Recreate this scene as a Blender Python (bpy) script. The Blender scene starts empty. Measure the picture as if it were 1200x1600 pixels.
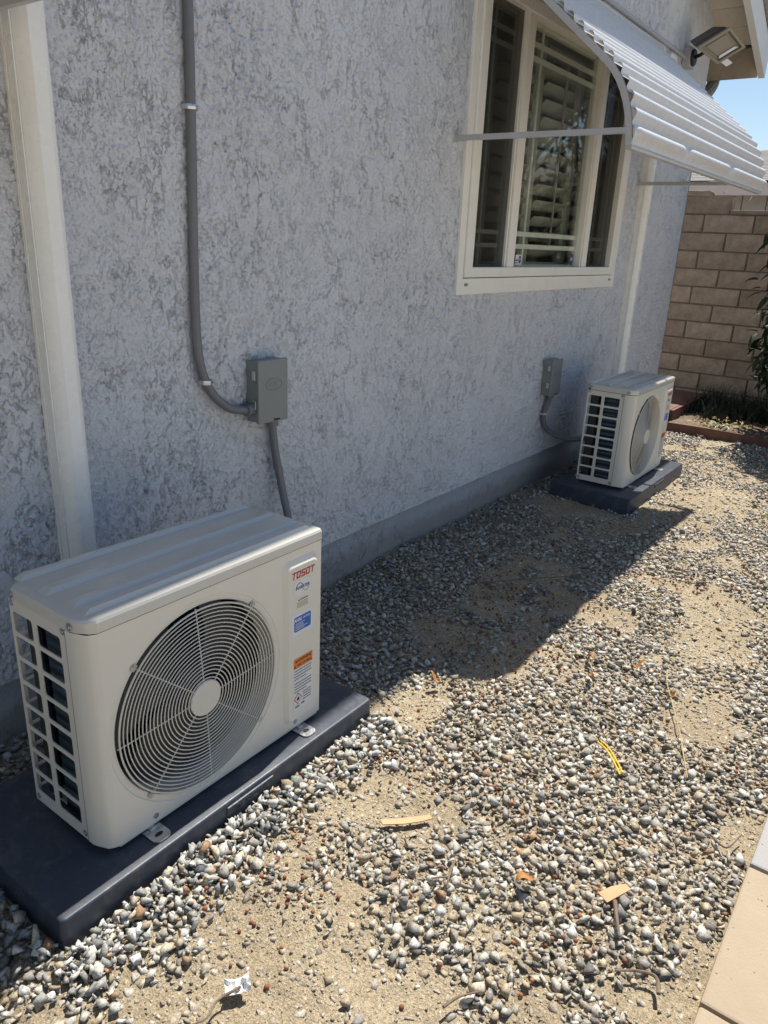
import bpy, bmesh, math, random
import numpy as np
from mathutils import Vector, Matrix
random.seed(7)
RNG = np.random.default_rng(11)
R = math.radians
S = bpy.context.scene
COL = S.collection

# ------------------------------------------------------------------ camera
cd = bpy.data.cameras.new('camera'); cam = bpy.data.objects.new('camera', cd); COL.objects.link(cam)
cd.sensor_fit = 'VERTICAL'; cd.sensor_height = 24.0; cd.lens = 1164.38 / 1600 * 24
cd.clip_start = 0.02; cd.clip_end = 2000
YAW, PITCH, ROLL = R(-35.7427), R(-20.0105), R(2.5773)
fw = Vector((math.sin(YAW) * math.cos(PITCH), math.cos(YAW) * math.cos(PITCH), math.sin(PITCH)))
rt = Vector((math.cos(YAW), -math.sin(YAW), 0)); up = rt.cross(fw)
r2 = rt * math.cos(ROLL) + up * math.sin(ROLL); u2 = up * math.cos(ROLL) - rt * math.sin(ROLL)
CAM = Vector((1.73875, 0, 1.3))
cam.matrix_world = Matrix(((r2.x, u2.x, -fw.x, CAM.x), (r2.y, u2.y, -fw.y, CAM.y), (r2.z, u2.z, -fw.z, CAM.z), (0, 0, 0, 1)))
S.camera = cam

# ------------------------------------------------------------------ sky, sun, exposure
TO_SUN = Vector((-0.08, 0.498, 1.0)).normalized()
ELEV = math.asin(TO_SUN.z); AZ = math.atan2(TO_SUN.x, TO_SUN.y)
w = bpy.data.worlds.new('World'); S.world = w; w.use_nodes = True
nt = w.node_tree; nt.nodes.clear()
sky = nt.nodes.new('ShaderNodeTexSky'); sky.sky_type = 'NISHITA'; sky.sun_disc = False
sky.sun_elevation = ELEV; sky.sun_rotation = AZ; sky.air_density = 1.0; sky.dust_density = 0.3; sky.ozone_density = 1.0
bgn = nt.nodes.new('ShaderNodeBackground'); bgn.inputs[1].default_value = 0.075
wo = nt.nodes.new('ShaderNodeOutputWorld')
nt.links.new(sky.outputs[0], bgn.inputs[0]); nt.links.new(bgn.outputs[0], wo.inputs[0])
sd = bpy.data.lights.new('sun', 'SUN'); sd.energy = 4.7; sd.angle = R(0.53); sd.color = (1.0, 0.95, 0.87)
sun = bpy.data.objects.new('sun', sd); COL.objects.link(sun)
sun.rotation_euler = (-TO_SUN).to_track_quat('-Z', 'Y').to_euler(); sun.location = TO_SUN * 30
S.render.engine = 'CYCLES'
S.view_settings.view_transform = 'Standard'; S.view_settings.look = 'None'
S.view_settings.gamma = 1.0; S.view_settings.use_curve_mapping = False
S.view_settings.exposure = 0.72
S.cycles.max_bounces = 10; S.cycles.diffuse_bounces = 5; S.cycles.transparent_max_bounces = 16

# ------------------------------------------------------------------ material helpers
class NT:
    def __init__(s, name):
        s.m = bpy.data.materials.new(name); s.m.use_nodes = True; s.t = s.m.node_tree
        s.b = s.t.nodes['Principled BSDF']; s.o = s.t.nodes['Material Output']; s.tc = None
    def n(s, ty, **kw):
        nd = s.t.nodes.new(ty)
        for k, v in kw.items():
            if hasattr(nd, k): setattr(nd, k, v)
            else: nd.inputs[k].default_value = v
        return nd
    def l(s, a, b): s.t.links.new(a, b)
    def coord(s, scale=(1, 1, 1), rot=(0, 0, 0)):
        if s.tc is None: s.tc = s.n('ShaderNodeTexCoord')
        mp = s.n('ShaderNodeMapping'); mp.inputs['Scale'].default_value = scale; mp.inputs['Rotation'].default_value = rot
        s.l(s.tc.outputs['Object'], mp.inputs[0]); return mp.outputs[0]
    def noise(s, scale, detail=4, rough=.55, dist=0, co=None):
        nd = s.n('ShaderNodeTexNoise'); nd.inputs['Scale'].default_value = scale; nd.inputs['Detail'].default_value = detail
        nd.inputs['Roughness'].default_value = rough; nd.inputs['Distortion'].default_value = dist
        s.l(co if co else s.coord(), nd.inputs['Vector']); return nd.outputs['Fac']
    def voro(s, scale, co=None, feature='F1', rand=1):
        nd = s.n('ShaderNodeTexVoronoi', feature=feature); nd.inputs['Scale'].default_value = scale; nd.inputs['Randomness'].default_value = rand
        s.l(co if co else s.coord(), nd.inputs['Vector']); return nd
    def ramp(s, f, stops):
        r = s.n('ShaderNodeValToRGB'); e = r.color_ramp.elements
        while len(e) < len(stops): e.new(0.5)
        for i, (p, c) in enumerate(stops):
            e[i].position = p; e[i].color = (c, c, c, 1) if not hasattr(c, '__len__') else (*c[:3], 1)
        s.l(f, r.inputs[0]); return r.outputs[0]
    def math(s, op, a, b=None, clamp=False):
        nd = s.n('ShaderNodeMath', operation=op, use_clamp=clamp)
        for i, v in enumerate((a, b)):
            if v is None: continue
            if isinstance(v, (int, float)): nd.inputs[i].default_value = v
            else: s.l(v, nd.inputs[i])
        return nd.outputs[0]
    def mix(s, f, a, b, blend='MIX'):
        nd = s.n('ShaderNodeMix', data_type='RGBA', blend_type=blend)
        for k, v in ((0, f), (6, a), (7, b)):
            if isinstance(v, (int, float)): nd.inputs[k].default_value = v
            elif isinstance(v, (tuple, list)): nd.inputs[k].default_value = (*v[:3], 1)
            else: s.l(v, nd.inputs[k])
        return nd.outputs[2]
    def bump(s, h, dist, strength=1.0, prev=None):
        b = s.n('ShaderNodeBump'); b.inputs['Distance'].default_value = dist; b.inputs['Strength'].default_value = strength
        s.l(h, b.inputs['Height'])
        if prev: s.l(prev, b.inputs['Normal'])
        return b.outputs[0]
    def set(s, color=None, rough=None, metal=None, normal=None, spec=None):
        for k, v in (('Base Color', color), ('Roughness', rough), ('Metallic', metal), ('Normal', normal), ('Specular IOR Level', spec)):
            if v is None: continue
            if isinstance(v, (int, float)): s.b.inputs[k].default_value = v
            elif isinstance(v, (tuple, list)): s.b.inputs[k].default_value = (*v[:3], 1)
            else: s.l(v, s.b.inputs[k])
        return s.m

def paint(name, c, rough=.4, metal=0, var=.06, vs=6, bs=0, bd=0, spec=.5, dirt=None, dirt_amt=.25, dirt_scale=9, rvar=1.0):
    k = NT(name); f = k.noise(vs, 5, .6)
    c0 = tuple(x * (1 - var) for x in c); c1 = tuple(min(1, x * (1 + var)) for x in c)
    col = k.ramp(f, [(.3, c0), (.7, c1)])
    if dirt:
        d = k.ramp(k.noise(dirt_scale, 8, .72, .4), [(.5, 0.0), (.72, 1.0)])
        col = k.mix(k.math('MULTIPLY', d, dirt_amt), col, dirt)
    rf = k.ramp(k.noise(vs * 3, 4), [(.3, max(.02, rough - .06 * rvar)), (.7, min(1, rough + .08 * rvar))])
    nrm = k.bump(k.noise(bs, 3), bd) if bs else None
    return k.set(col, rf, metal, nrm, spec)

M = {}
def stucco(name, base, amp=1.0):
    k = NT(name)
    co2 = k.coord((1, 1.1, .9), (R(12), 0, 0))
    cs_ = k.coord((1, 1.3, .75), (R(14), 0, 0))
    n_ = k.noise(9, 10, .70, 0, cs_)
    sA = k.ramp(n_, [(.495, 0.0), (.507, 1.0)])
    gA = k.ramp(k.math('ABSOLUTE', k.math('SUBTRACT', n_, .50)), [(0.0, 0.0), (.012, 1.0)])
    mk1 = k.ramp(k.noise(5, 4, .6), [(.47, 0.0), (.55, 1.0)]); mk2 = k.ramp(k.noise(3.4, 5, .62, 0, co2), [(.40, 0.55), (.58, 1.0)])
    p1 = k.ramp(k.noise(62, 5, .62, 0, co2), [(.36, 0.0), (.42, 1.0)])
    p2 = k.ramp(k.noise(125, 4, .62, 0, co2), [(.36, 0.0), (.43, 1.0)])
    fine = k.noise(280, 4, .75)
    h = k.math('ADD', k.math('MULTIPLY', sA, .28), k.math('MULTIPLY', k.math('MULTIPLY', gA, mk1), .45))
    h = k.math('ADD', h, k.math('MULTIPLY', k.math('MULTIPLY', p1, mk2), .36))
    h = k.math('ADD', h, k.math('MULTIPLY', k.math('MULTIPLY', p2, mk2), .50))
    h = k.math('ADD', h, k.math('MULTIPLY', fine, .42))
    nrm = k.bump(h, .0034 * amp, 1.0)
    cv = k.noise(1.6, 6, .65)
    col = k.ramp(cv, [(.3, tuple(c * .94 for c in base)), (.7, tuple(c * 1.05 for c in base))])
    grit = k.ramp(k.noise(210, 4, .7), [(.38, .88), (.62, 1.04)])
    col = k.mix(1.0, col, grit, 'MULTIPLY')
    return k.set(col, .9, 0, nrm, .2)
M['stucco'] = stucco('stucco_paint', (.635, .65, .685))
def foundation_mat(base):
    m_ = stucco('foundation_paint', base, .6); k = NT.__new__(NT); k.m = m_; k.t = m_.node_tree; k.b = k.t.nodes['Principled BSDF']; k.tc = None
    old = k.b.inputs['Base Color'].links[0].from_socket
    sx = k.n('ShaderNodeSeparateXYZ'); k.tc = k.n('ShaderNodeTexCoord'); k.l(k.tc.outputs['Object'], sx.inputs[0])
    wob = k.noise(14, 5, .65); hgt = k.math('SUBTRACT', sx.outputs['Z'], k.math('MULTIPLY', wob, .13))
    dirt = k.ramp(hgt, [(0.0, .5), (.05, 0.0)])
    chip = k.ramp(k.noise(19, 6, .7, .5), [(.66, 0.0), (.70, .6)])
    c_ = k.mix(dirt, old, (.27, .21, .14)); c_ = k.mix(chip, c_, (.20, .19, .18)); k.l(c_, k.b.inputs['Base Color'])
    return m_
M['foundation_clean'] = stucco('painted_conduit', (.43, .44, .47), .1)
M['foundation'] = foundation_mat((.43, .44, .47)) if True else stucco('foundation_paint', (.43, .44, .47), .5)
M['ivory'] = paint('ivory_duct_plastic', (.86, .85, .82), .27, var=.03, dirt=(.45, .40, .32), dirt_amt=.12, dirt_scale=5)
M['cabinet'] = paint('ivory_cabinet_paint', (.72, .685, .60), .33, rvar=.4, var=.02, vs=3, bs=900, bd=.00004, dirt=(.5, .46, .38), dirt_amt=.10, dirt_scale=6)
M['cover'] = paint('cabinet_cover_paint', (.60, .58, .525), .2, spec=.9, var=.02, vs=2, rvar=.15, dirt=(.38, .36, .32), dirt_amt=.10, dirt_scale=30)  # same paint as the cabinet, darkened to put the top's shade into the colour
M['wire'] = paint('grille_wire_coating', (.64, .61, .54), .38, var=.02)
M['pad'] = paint('dark_composite_pad', (.036, .046, .066), .42, var=.08, vs=30, bs=500, bd=.00025, dirt=(.30, .26, .20), dirt_amt=.22, dirt_scale=22)
M['fan'] = paint('fan_plastic', (.035, .036, .034), .45)
M['void'] = paint('dark_inner_steel', (.10, .097, .088), .6)
M['steel'] = paint('galvanised_steel', (.62, .63, .64), .32, 1.0, var=.12, vs=60)
M['screw'] = paint('screw_zinc', (.5, .5, .5), .35, 1.0)
M['boxgrey'] = paint('grey_enamel', (.215, .235, .23), .42, var=.04, vs=12, bs=120, bd=.0002)
M['conduit'] = paint('grey_conduit_plastic', (.155, .158, .172), .45, var=.05, vs=25, dirt=(.3, .3, .3), dirt_amt=.12)
M['trim'] = paint('cream_window_vinyl', (.84, .82, .76), .42, var=.03, vs=4, dirt=(.46, .40, .31), dirt_amt=.16, dirt_scale=14)
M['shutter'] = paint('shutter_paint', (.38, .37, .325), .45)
M['awning'] = paint('weathered_white_aluminium', (.57, .575, .585), .42, var=.05, vs=20, dirt=(.36, .34, .31), dirt_amt=.45, dirt_scale=55)
M['awnframe'] = paint('awning_frame_aluminium', (.50, .50, .50), .4, .2, var=.06)
M['eave'] = paint('beige_eave_paint', (.60, .54, .45), .6, var=.06, vs=9, dirt=(.3, .24, .18), dirt_amt=.3)
M['eavebrown'] = paint('brown_stained_eave', (.34, .27, .20), .7, var=.15, vs=6, dirt=(.16, .12, .09), dirt_amt=.5)
M['fascia'] = paint('white_fascia_paint', (.68, .68, .67), .5, var=.04)
M['shingle'] = paint('grey_roof_shingle', (.22, .21, .20), .9, var=.3, vs=40, bs=200, bd=.002)
M['gutter'] = paint('dull_gutter_metal', (.20, .19, .175), .55, var=.1)
M['lampbeige'] = paint('lamp_beige_plastic', (.25, .22, .17), .5, var=.06, dirt=(.2, .16, .12), dirt_amt=.4, dirt_scale=30)
M['navy'] = paint('navy_housing', (.012, .016, .035), .35)  # navy stands in for shade on the back of the lamp housing
M['black'] = paint('black_plastic', (.015, .015, .015), .5)
M['white'] = paint('white_plastic', (.72, .72, .72), .4, var=.02)
M['red'] = paint('red_print', (.45, .02, .025), .4, var=.02)
M['navyink'] = paint('navy_print', (.03, .035, .12), .4, var=.02)
M['blackink'] = paint('black_print', (.02, .02, .02), .5, var=.02)
M['greyink'] = paint('grey_print', (.16, .16, .18), .5, var=.02)
M['blueink'] = paint('blue_print', (.02, .12, .45), .4, var=.03)
M['orangeink'] = paint('orange_print', (.75, .21, .03), .45, var=.03)
M['greenink'] = paint('olive_print', (.30, .32, .08), .45, var=.03)
M['cream'] = paint('cream_label', (.72, .69, .55), .45, var=.02)
M['cardboard'] = paint('brown_cardboard', (.48, .31, .17), .85, var=.1, vs=30)
M['yellow'] = paint('yellow_tie', (.72, .48, .03), .45, var=.1, vs=30)
M['straw'] = paint('dry_straw', (.42, .31, .14), .8, var=.2, vs=40)
M['twig'] = paint('dry_twig', (.17, .125, .09), .9, var=.3, vs=50, bs=300, bd=.001)
M['deadleaf'] = paint('dead_leaf', (.42, .20, .06), .75, var=.3, vs=60)
M['paper'] = paint('white_paper', (.74, .73, .71), .7, var=.04)
M['redwood'] = paint('red_brown_timber', (.15, .07, .048), .75, var=.25, vs=14, bs=80, bd=.001, dirt=(.16, .12, .09), dirt_amt=.5)
M['interior'] = paint('dim_room_paint', (.30, .28, .25), .9)
M['siding'] = paint('grey_siding', (.40, .41, .44), .7, var=.05)
M['neighbor_white'] = paint('pinkish_white_fascia', (.68, .62, .60), .6, var=.04)
M['soil'] = paint('bed_soil', (.17, .125, .085), .95, var=.4, vs=40, bs=120, bd=.01)

k = NT('coil_fins'); st = k.coord((1, 1, 1)); wv = k.n('ShaderNodeTexWave', wave_type='BANDS', bands_direction='Z'); wv.inputs['Scale'].default_value = 12; k.l(st, wv.inputs['Vector'])
M['coil'] = k.set(k.ramp(wv.outputs['Fac'], [(.2, (.02, .035, .048)), (.8, (.06, .10, .13))]), .4, .3, k.bump(wv.outputs['Fac'], .004))

k = NT('sand_ground')
g1 = k.noise(420, 4, .8); g2 = k.noise(1.9, 7, .6); g3 = k.noise(55, 6, .75); v = k.voro(260)
col = k.ramp(g2, [(.3, (.36, .288, .19)), (.7, (.47, .387, .262))])
grain = k.ramp(v.outputs['Color'], [(.1, .6), (.45, 1.0), (.9, 1.4)])
col = k.mix(.75, col, grain, 'MULTIPLY')
col = k.mix(k.ramp(g3, [(.5, 0.0), (.7, .35)]), col, (.22, .175, .12))
bn = k.bump(g3, .013, 1.0); bn = k.bump(v.outputs['Distance'], .0025, .8, bn); bn = k.bump(g1, .0015, .7, bn)
M['sand'] = k.set(col, .95, 0, bn, .15)

k = NT('gravel_stone')
at_ = k.n('ShaderNodeAttribute', attribute_name='Col')
sp = k.ramp(k.noise(230, 6, .75), [(.36, .45), (.5, 1.0), (.66, 1.35)])
ban = k.ramp(k.noise(70, 5, .65, 1.2), [(.35, .72), (.65, 1.2)])
c = k.mix(.85, at_.outputs['Color'], sp, 'MULTIPLY'); c = k.mix(.8, c, ban, 'MULTIPLY')
vein = k.ramp(k.noise(32, 6, .7, 2.0), [(.62, 0.0), (.68, .55)])
c = k.mix(vein, c, (.55, .52, .46))
M['stone'] = k.set(c, .85, 0, k.bump(k.noise(260, 5, .7), .0009, .7), .25)

k = NT('berry'); at_ = k.n('ShaderNodeAttribute', attribute_name='Col')
M['berry'] = k.set(at_.outputs['Color'], .8, 0, None, .2)

k = NT('slump_block')
oi = k.n('ShaderNodeObjectInfo'); tint = k.ramp(oi.outputs['Random'], [(0, (.31, .245, .185)), (.5, (.365, .29, .22)), (1, (.41, .33, .255))])
blot = k.ramp(k.noise(9, 7, .7), [(.35, .72), (.65, 1.15)])
stain = k.ramp(k.noise(26, 6, .75), [(.58, 0.0), (.75, .5)])
c = k.mix(1, tint, blot, 'MULTIPLY'); c = k.mix(stain, c, (.12, .09, .07))
M['block'] = k.set(c, .92, 0, k.bump(k.noise(70, 6, .7), .006), .15)
M['mortar'] = paint('mortar', (.17, .14, .115), .95, var=.15, vs=20, bs=150, bd=.002)

def paver_mat(name, c):
    k = NT(name); v = k.ramp(k.noise(5, 6, .65), [(.3, tuple(x * .9 for x in c)), (.7, tuple(x * 1.07 for x in c))])
    po = k.voro(75); hole = k.ramp(po.outputs['Distance'], [(.05, 1.0), (.16, 0.0)])
    pick = k.ramp(k.noise(9, 4, .7), [(.5, 0.0), (.6, 1.0)]); hole = k.math('MULTIPLY', hole, pick)
    v = k.mix(hole, v, tuple(x * .35 for x in c))
    h = k.math('SUBTRACT', k.noise(160, 4, .6), k.math('MULTIPLY', hole, 2.0))
    return k.set(v, .85, 0, k.bump(h, .0012), .2)
M['paver'] = paver_mat('tan_paver', (.355, .285, .205))
M['paver_grey'] = paver_mat('pale_grey_paver', (.34, .33, .315))

k = NT('window_glass')
tr = k.n('ShaderNodeBsdfTransparent'); tr.inputs[0].default_value = (.93, .955, .93, 1)
gl = k.n('ShaderNodeBsdfGlossy'); gl.inputs['Roughness'].default_value = .01
fr = k.n('ShaderNodeFresnel'); ge = k.n('ShaderNodeNewGeometry'); k.l(k.math('SUBTRACT', 1.5, k.math('MULTIPLY', ge.outputs['Backfacing'], 1.5 - 1 / 1.5)), fr.inputs['IOR'])
mx = k.n('ShaderNodeMixShader'); k.l(fr.outputs[0], mx.inputs[0]); k.l(tr.outputs[0], mx.inputs[1]); k.l(gl.outputs[0], mx.inputs[2])
k.l(mx.outputs[0], k.o.inputs[0]); M['glass'] = k.m
k = NT('insect_screen_mesh')
tr = k.n('ShaderNodeBsdfTransparent'); df = k.n('ShaderNodeBsdfDiffuse'); df.inputs[0].default_value = (.035, .033, .032, 1)
mx = k.n('ShaderNodeMixShader'); mx.inputs[0].default_value = .62
k.l(tr.outputs[0], mx.inputs[1]); k.l(df.outputs[0], mx.inputs[2]); k.l(mx.outputs[0], k.o.inputs[0]); M['screen'] = k.m

def leaf_mat(name, a, b):
    k = NT(name); oi = k.n('ShaderNodeObjectInfo'); geo = k.n('ShaderNodeNewGeometry')
    f = k.math('FRACT', k.math('ADD', oi.outputs['Random'], geo.outputs['Random Per Island']))
    return k.set(k.ramp(f, [(0, a), (1, b)]), .5, 0, None, .35)
M['leaf'] = leaf_mat('dark_green_leaf', (.014, .026, .010), (.032, .052, .02))
M['grassblade'] = leaf_mat('dark_grass_blade', (.008, .014, .006), (.02, .032, .014))
M['freshleaf'] = leaf_mat('fresh_green_leaf', (.10, .17, .05), (.16, .22, .08))

# ------------------------------------------------------------------ object helpers
def thing(name, label, cat, loc=(0, 0, 0), group=None):
    o = bpy.data.objects.new(name, None); COL.objects.link(o); o.location = loc; o.empty_display_size = .05
    return tag(o, label, cat, group)
def tag(o, label, cat, group=None, kind=None):
    if label: o['label'] = label
    if cat: o['category'] = cat
    if group: o['group'] = group
    if kind: o['kind'] = kind
    return o
def obj(name, src, mat, parent=None, loc=None, smooth=None):
    if isinstance(src, bmesh.types.BMesh):
        me = bpy.data.meshes.new(name)
        if smooth:
            for f in src.faces: f.smooth = True
            for e in src.edges:
                if len(e.link_faces) == 2 and e.calc_face_angle(0) > smooth: e.smooth = False
        src.to_mesh(me); src.free()
    else: me = src
    o = bpy.data.objects.new(name, me); COL.objects.link(o)
    if mat is not None and not me.materials: me.materials.append(M[mat] if isinstance(mat, str) else mat)
    if parent is not None: o.parent = parent
    if loc is not None: o.location = loc
    return o
def copy_tree(o, parent=None):
    c = o.copy(); COL.objects.link(c); c.parent = parent
    for ch in list(o.children): copy_tree(ch, c)
    return c
def box(x0, x1, y0, y1, z0, z1, bev=0, seg=2, bm=None):
    b = bm or bmesh.new()
    t = bmesh.new()
    bmesh.ops.create_cube(t, size=1)
    for v in t.verts: v.co = Vector(((x0 + x1) / 2 + v.co.x * (x1 - x0), (y0 + y1) / 2 + v.co.y * (y1 - y0), (z0 + z1) / 2 + v.co.z * (z1 - z0)))
    if bev > 0: bmesh.ops.bevel(t, geom=t.edges[:], offset=bev, segments=seg, affect='EDGES', profile=.5)
    merge(b, t); return b
def merge(b, t):
    mp = {v: b.verts.new(v.co) for v in t.verts}
    for f in t.faces:
        nf = b.faces.new([mp[v] for v in f.verts]); nf.smooth = f.smooth
    t.free(); return b
def loft(rings, cap0=True, cap1=True, bm=None, closed=True):
    b = bm or bmesh.new(); vs = [[b.verts.new(p) for p in r] for r in rings]
    for a, c in zip(vs, vs[1:]):
        n = len(a)
        for i in range(n if closed else n - 1):
            j = (i + 1) % n; b.faces.new((a[i], a[j], c[j], c[i]))
    if cap0: b.faces.new(vs[0][::-1])
    if cap1: b.faces.new(vs[-1])
    return b
def fixn(b): bmesh.ops.recalc_face_normals(b, faces=b.faces[:]); return b
def tube(path, r, n=12, bm=None, cap=True):
    P = [Vector(p) for p in path]; rad = r if hasattr(r, '__len__') else [r] * len(P)
    rings = []; prev = None
    for i, p in enumerate(P):
        t = (P[min(i + 1, len(P) - 1)] - P[max(i - 1, 0)]).normalized()
        if prev is None:
            a = Vector((0, 0, 1)) if abs(t.z) < .9 else Vector((1, 0, 0)); prev = t.cross(a).normalized()
        nrm = (prev - t * prev.dot(t)).normalized(); prev = nrm; bi = t.cross(nrm)
        rings.append([p + (nrm * math.cos(q) + bi * math.sin(q)) * rad[i] for q in (2 * math.pi * j / n for j in range(n))])
    return fixn(loft(rings, cap, cap, bm)) if bm is None else loft(rings, cap, cap, bm)
def spline(pts, n=8):
    P = [Vector(p) for p in pts]; P = [P[0] * 2 - P[1]] + P + [P[-1] * 2 - P[-2]]; out = []
    for i in range(1, len(P) - 2):
        for j in range(n):
            t = j / n; a, b, c, d = P[i - 1:i + 3]
            out.append(.5 * ((2 * b) + (c - a) * t + (2 * a - 5 * b + 4 * c - d) * t * t + (3 * b - a - 3 * c + d) * t ** 3))
    out.append(P[-2]); return out
def disc(c, axis, r, h, n=20, bev=0):
    # cylinder along +x / +y / +z from c
    prof = [(r, 0), (r, h - bev), (r - bev, h)] if bev else [(r, 0), (r, h)]
    rings = []
    for rr, hh in prof:
        ring = []
        for j in range(n):
            q = 2 * math.pi * j / n; a, b = rr * math.cos(q), rr * math.sin(q)
            ring.append({'x': (c[0] + hh, c[1] + a, c[2] + b), 'y': (c[0] + a, c[1] + hh, c[2] + b), 'z': (c[0] + a, c[1] + b, c[2] + hh)}[axis])
        rings.append(ring)
    return fixn(loft(rings))
def rrect(a0, a1, b0, b1, r, n=4):
    pts = []
    for cx, cy, q0 in ((a1 - r, b1 - r, 0), (a0 + r, b1 - r, 90), (a0 + r, b0 + r, 180), (a1 - r, b0 + r, 270)):
        for i in range(n + 1):
            q = R(q0 + 90 * i / n); pts.append((cx + r * math.cos(q), cy + r * math.sin(q)))
    return pts
def flat_x(pts, x, h=.0004):   # a thin plate lying on a plane x = const, pts are (y, z)
    return fixn(loft([[(x, p[0], p[1]) for p in pts], [(x + h, p[0], p[1]) for p in pts]]))
DG = None
def text_mesh(s, size, ext=.0003, sx=1.0, shear=0, bold=0):
    cu = bpy.data.curves.new('lettering', 'FONT'); cu.body = s; cu.size = size; cu.extrude = ext; cu.align_x = 'CENTER'; cu.align_y = 'CENTER'
    cu.shear = shear; cu.offset = bold; cu.resolution_u = 3
    o = bpy.data.objects.new('lettering', cu); COL.objects.link(o)
    me = bpy.data.meshes.new_from_object(o.evaluated_get(bpy.context.evaluated_depsgraph_get()))
    bpy.data.objects.remove(o); bpy.data.curves.remove(cu)
    n = len(me.vertices); co = np.empty(n * 3, 'f'); me.vertices.foreach_get('co', co); co = co.reshape(-1, 3)
    me.vertices.foreach_set('co', np.stack([co[:, 2], co[:, 0] * sx, co[:, 1]], 1).ravel()); me.update()
    return me
def np_mesh(name, V, F, col=None, smooth=False):
    me = bpy.data.meshes.new(name); V = np.asarray(V, 'f'); F = np.asarray(F, 'i'); k = F.shape[1]
    me.vertices.add(len(V)); me.vertices.foreach_set('co', V.ravel())
    me.loops.add(F.size); me.loops.foreach_set('vertex_index', F.ravel())
    me.polygons.add(len(F)); me.polygons.foreach_set('loop_start', np.arange(0, F.size, k, dtype='i'))
    if smooth: me.polygons.foreach_set('use_smooth', np.ones(len(F), bool))
    me.update(calc_edges=True)
    if col is not None:
        a = me.color_attributes.new('Col', 'FLOAT_COLOR', 'POINT')
        a.data.foreach_set('color', np.concatenate([col, np.ones((len(col), 1))], 1).astype('f').ravel())
    return me

# value noise for terrain and scatter
_T = RNG.random((256, 256))
def vn(x, y):
    xi = np.floor(x).astype(int); yi = np.floor(y).astype(int); fx = x - xi; fy = y - yi
    fx = fx * fx * (3 - 2 * fx); fy = fy * fy * (3 - 2 * fy)
    a = _T[xi % 256, yi % 256]; b = _T[(xi + 1) % 256, yi % 256]; c = _T[xi % 256, (yi + 1) % 256]; d = _T[(xi + 1) % 256, (yi + 1) % 256]
    return (a * (1 - fx) + b * fx) * (1 - fy) + (c * (1 - fx) + d * fx) * fy
def fbm(x, y, s, o=4):
    t = 0; a = .5
    for i in range(o): t = t + a * vn(x * s + 17.3 * i, y * s + 9.1 * i); s *= 2.1; a *= .5
    return t
PAD1 = (.215, .67, .51, 1.466); PAD2 = (.158, .6125, 3.775, 4.731)
SANDY = [(.94, .74, .15, .13, 1), (1.19, .84, .22, .10, 1), (.86, .56, .14, .07, .8), (1.06, .66, .22, .12, 1), (.73, 1.63, .10, .12, 1), (.88, 1.20, .06, .12, .9), (.58, 2.05, .17, .17, 1),
         (.74, 2.36, .12, .14, .8), (1.43, 2.12, .10, .25, .9), (.36, 3.64, .24, .11, 1), (.70, 3.8, .10, .5, .9), (1.33, 2.7, .16, .35, .75), (1.0, .93, .08, .1, .9),
         (1.15, 1.32, .06, .06, .6), (.62, 3.5, .15, .3, .6), (.9, 4.3, .3, .5, .7), (.8, 5.1, .35, .45, .5), (1.30, 1.05, .09, .06, .5), (1.0, 2.1, .1, .12, .5), (.86, 1.0, .05, .1, .7)]
def sandness(x, y):
    s = np.zeros_like(x)
    wx = x + .22 * (fbm(x, y, 7, 5) - .47); wy = y + .22 * (fbm(x + 9, y, 7, 5) - .47)
    for cx, cy, rx, ry, a in SANDY: s = np.maximum(s, a * np.clip(1.55 - np.sqrt(((wx - cx) / rx) ** 2 + ((wy - cy) / ry) ** 2) * 1.25, 0, 1))
    n = np.clip((fbm(x + 3, y + 5, 4.5, 4) - .53) * 9, 0, .85)
    t_ = np.maximum(s, n); near_wall = np.clip((.46 - x) / .10, 0, 1) * np.clip((y - 1.45) / .1, 0, 1) * np.clip((3.45 - y) / .1, 0, 1)
    return np.clip(t_ * (1 - near_wall), 0, 1)
def ground_h(x, y):
    h = (fbm(x, y, 3.2, 4) - .47) * .045 + (fbm(x, y, 19, 3) - .44) * .018
    h = h * np.clip((8 - np.hypot(x - 1, y - 3)) / 4, 0, 1)
    h = h + .014 * (1 - sandness(x, y)) * np.exp(-((np.clip(x, .67, 9) - .67) / .12) ** 2) * ((y > .4) & (y < 1.6))
    pit = np.exp(-(((x - .40) / .5) ** 2 + ((y - .2) / .25) ** 2)) * -.01
    return h + pit - .009

# ================================================================== SETTING
# ground: one sheet, fine where the yard is seen, coarse to the horizon
xs = np.concatenate([[-300, -80, -25, -8, -3, -1], np.arange(-.2, 1.72, .0125), [1.8, 2, 2.4, 3, 4, 6, 10, 25, 80, 300]])
ys = np.concatenate([[-300, -80, -25, -8, -4, -2, -1], np.arange(-.3, 6.3, .0125), np.arange(6.3, 7.2, .06), [8, 10, 14, 25, 80, 300]])
X, Y = np.meshgrid(xs, ys, indexing='ij'); Z = ground_h(X, Y)
Z = np.where((X > 12) | (X < -9) | (Y > 9) | (Y < -6), -.02, Z)
nx, ny = X.shape; idx = np.arange(nx * ny).reshape(nx, ny)
F = np.stack([idx[:-1, :-1], idx[1:, :-1], idx[1:, 1:], idx[:-1, 1:]], -1).reshape(-1, 4)
tag(obj('ground', np_mesh('ground', np.stack([X, Y, Z], -1).reshape(-1, 3), F, smooth=True), 'sand'), None, None, kind='structure')

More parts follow.
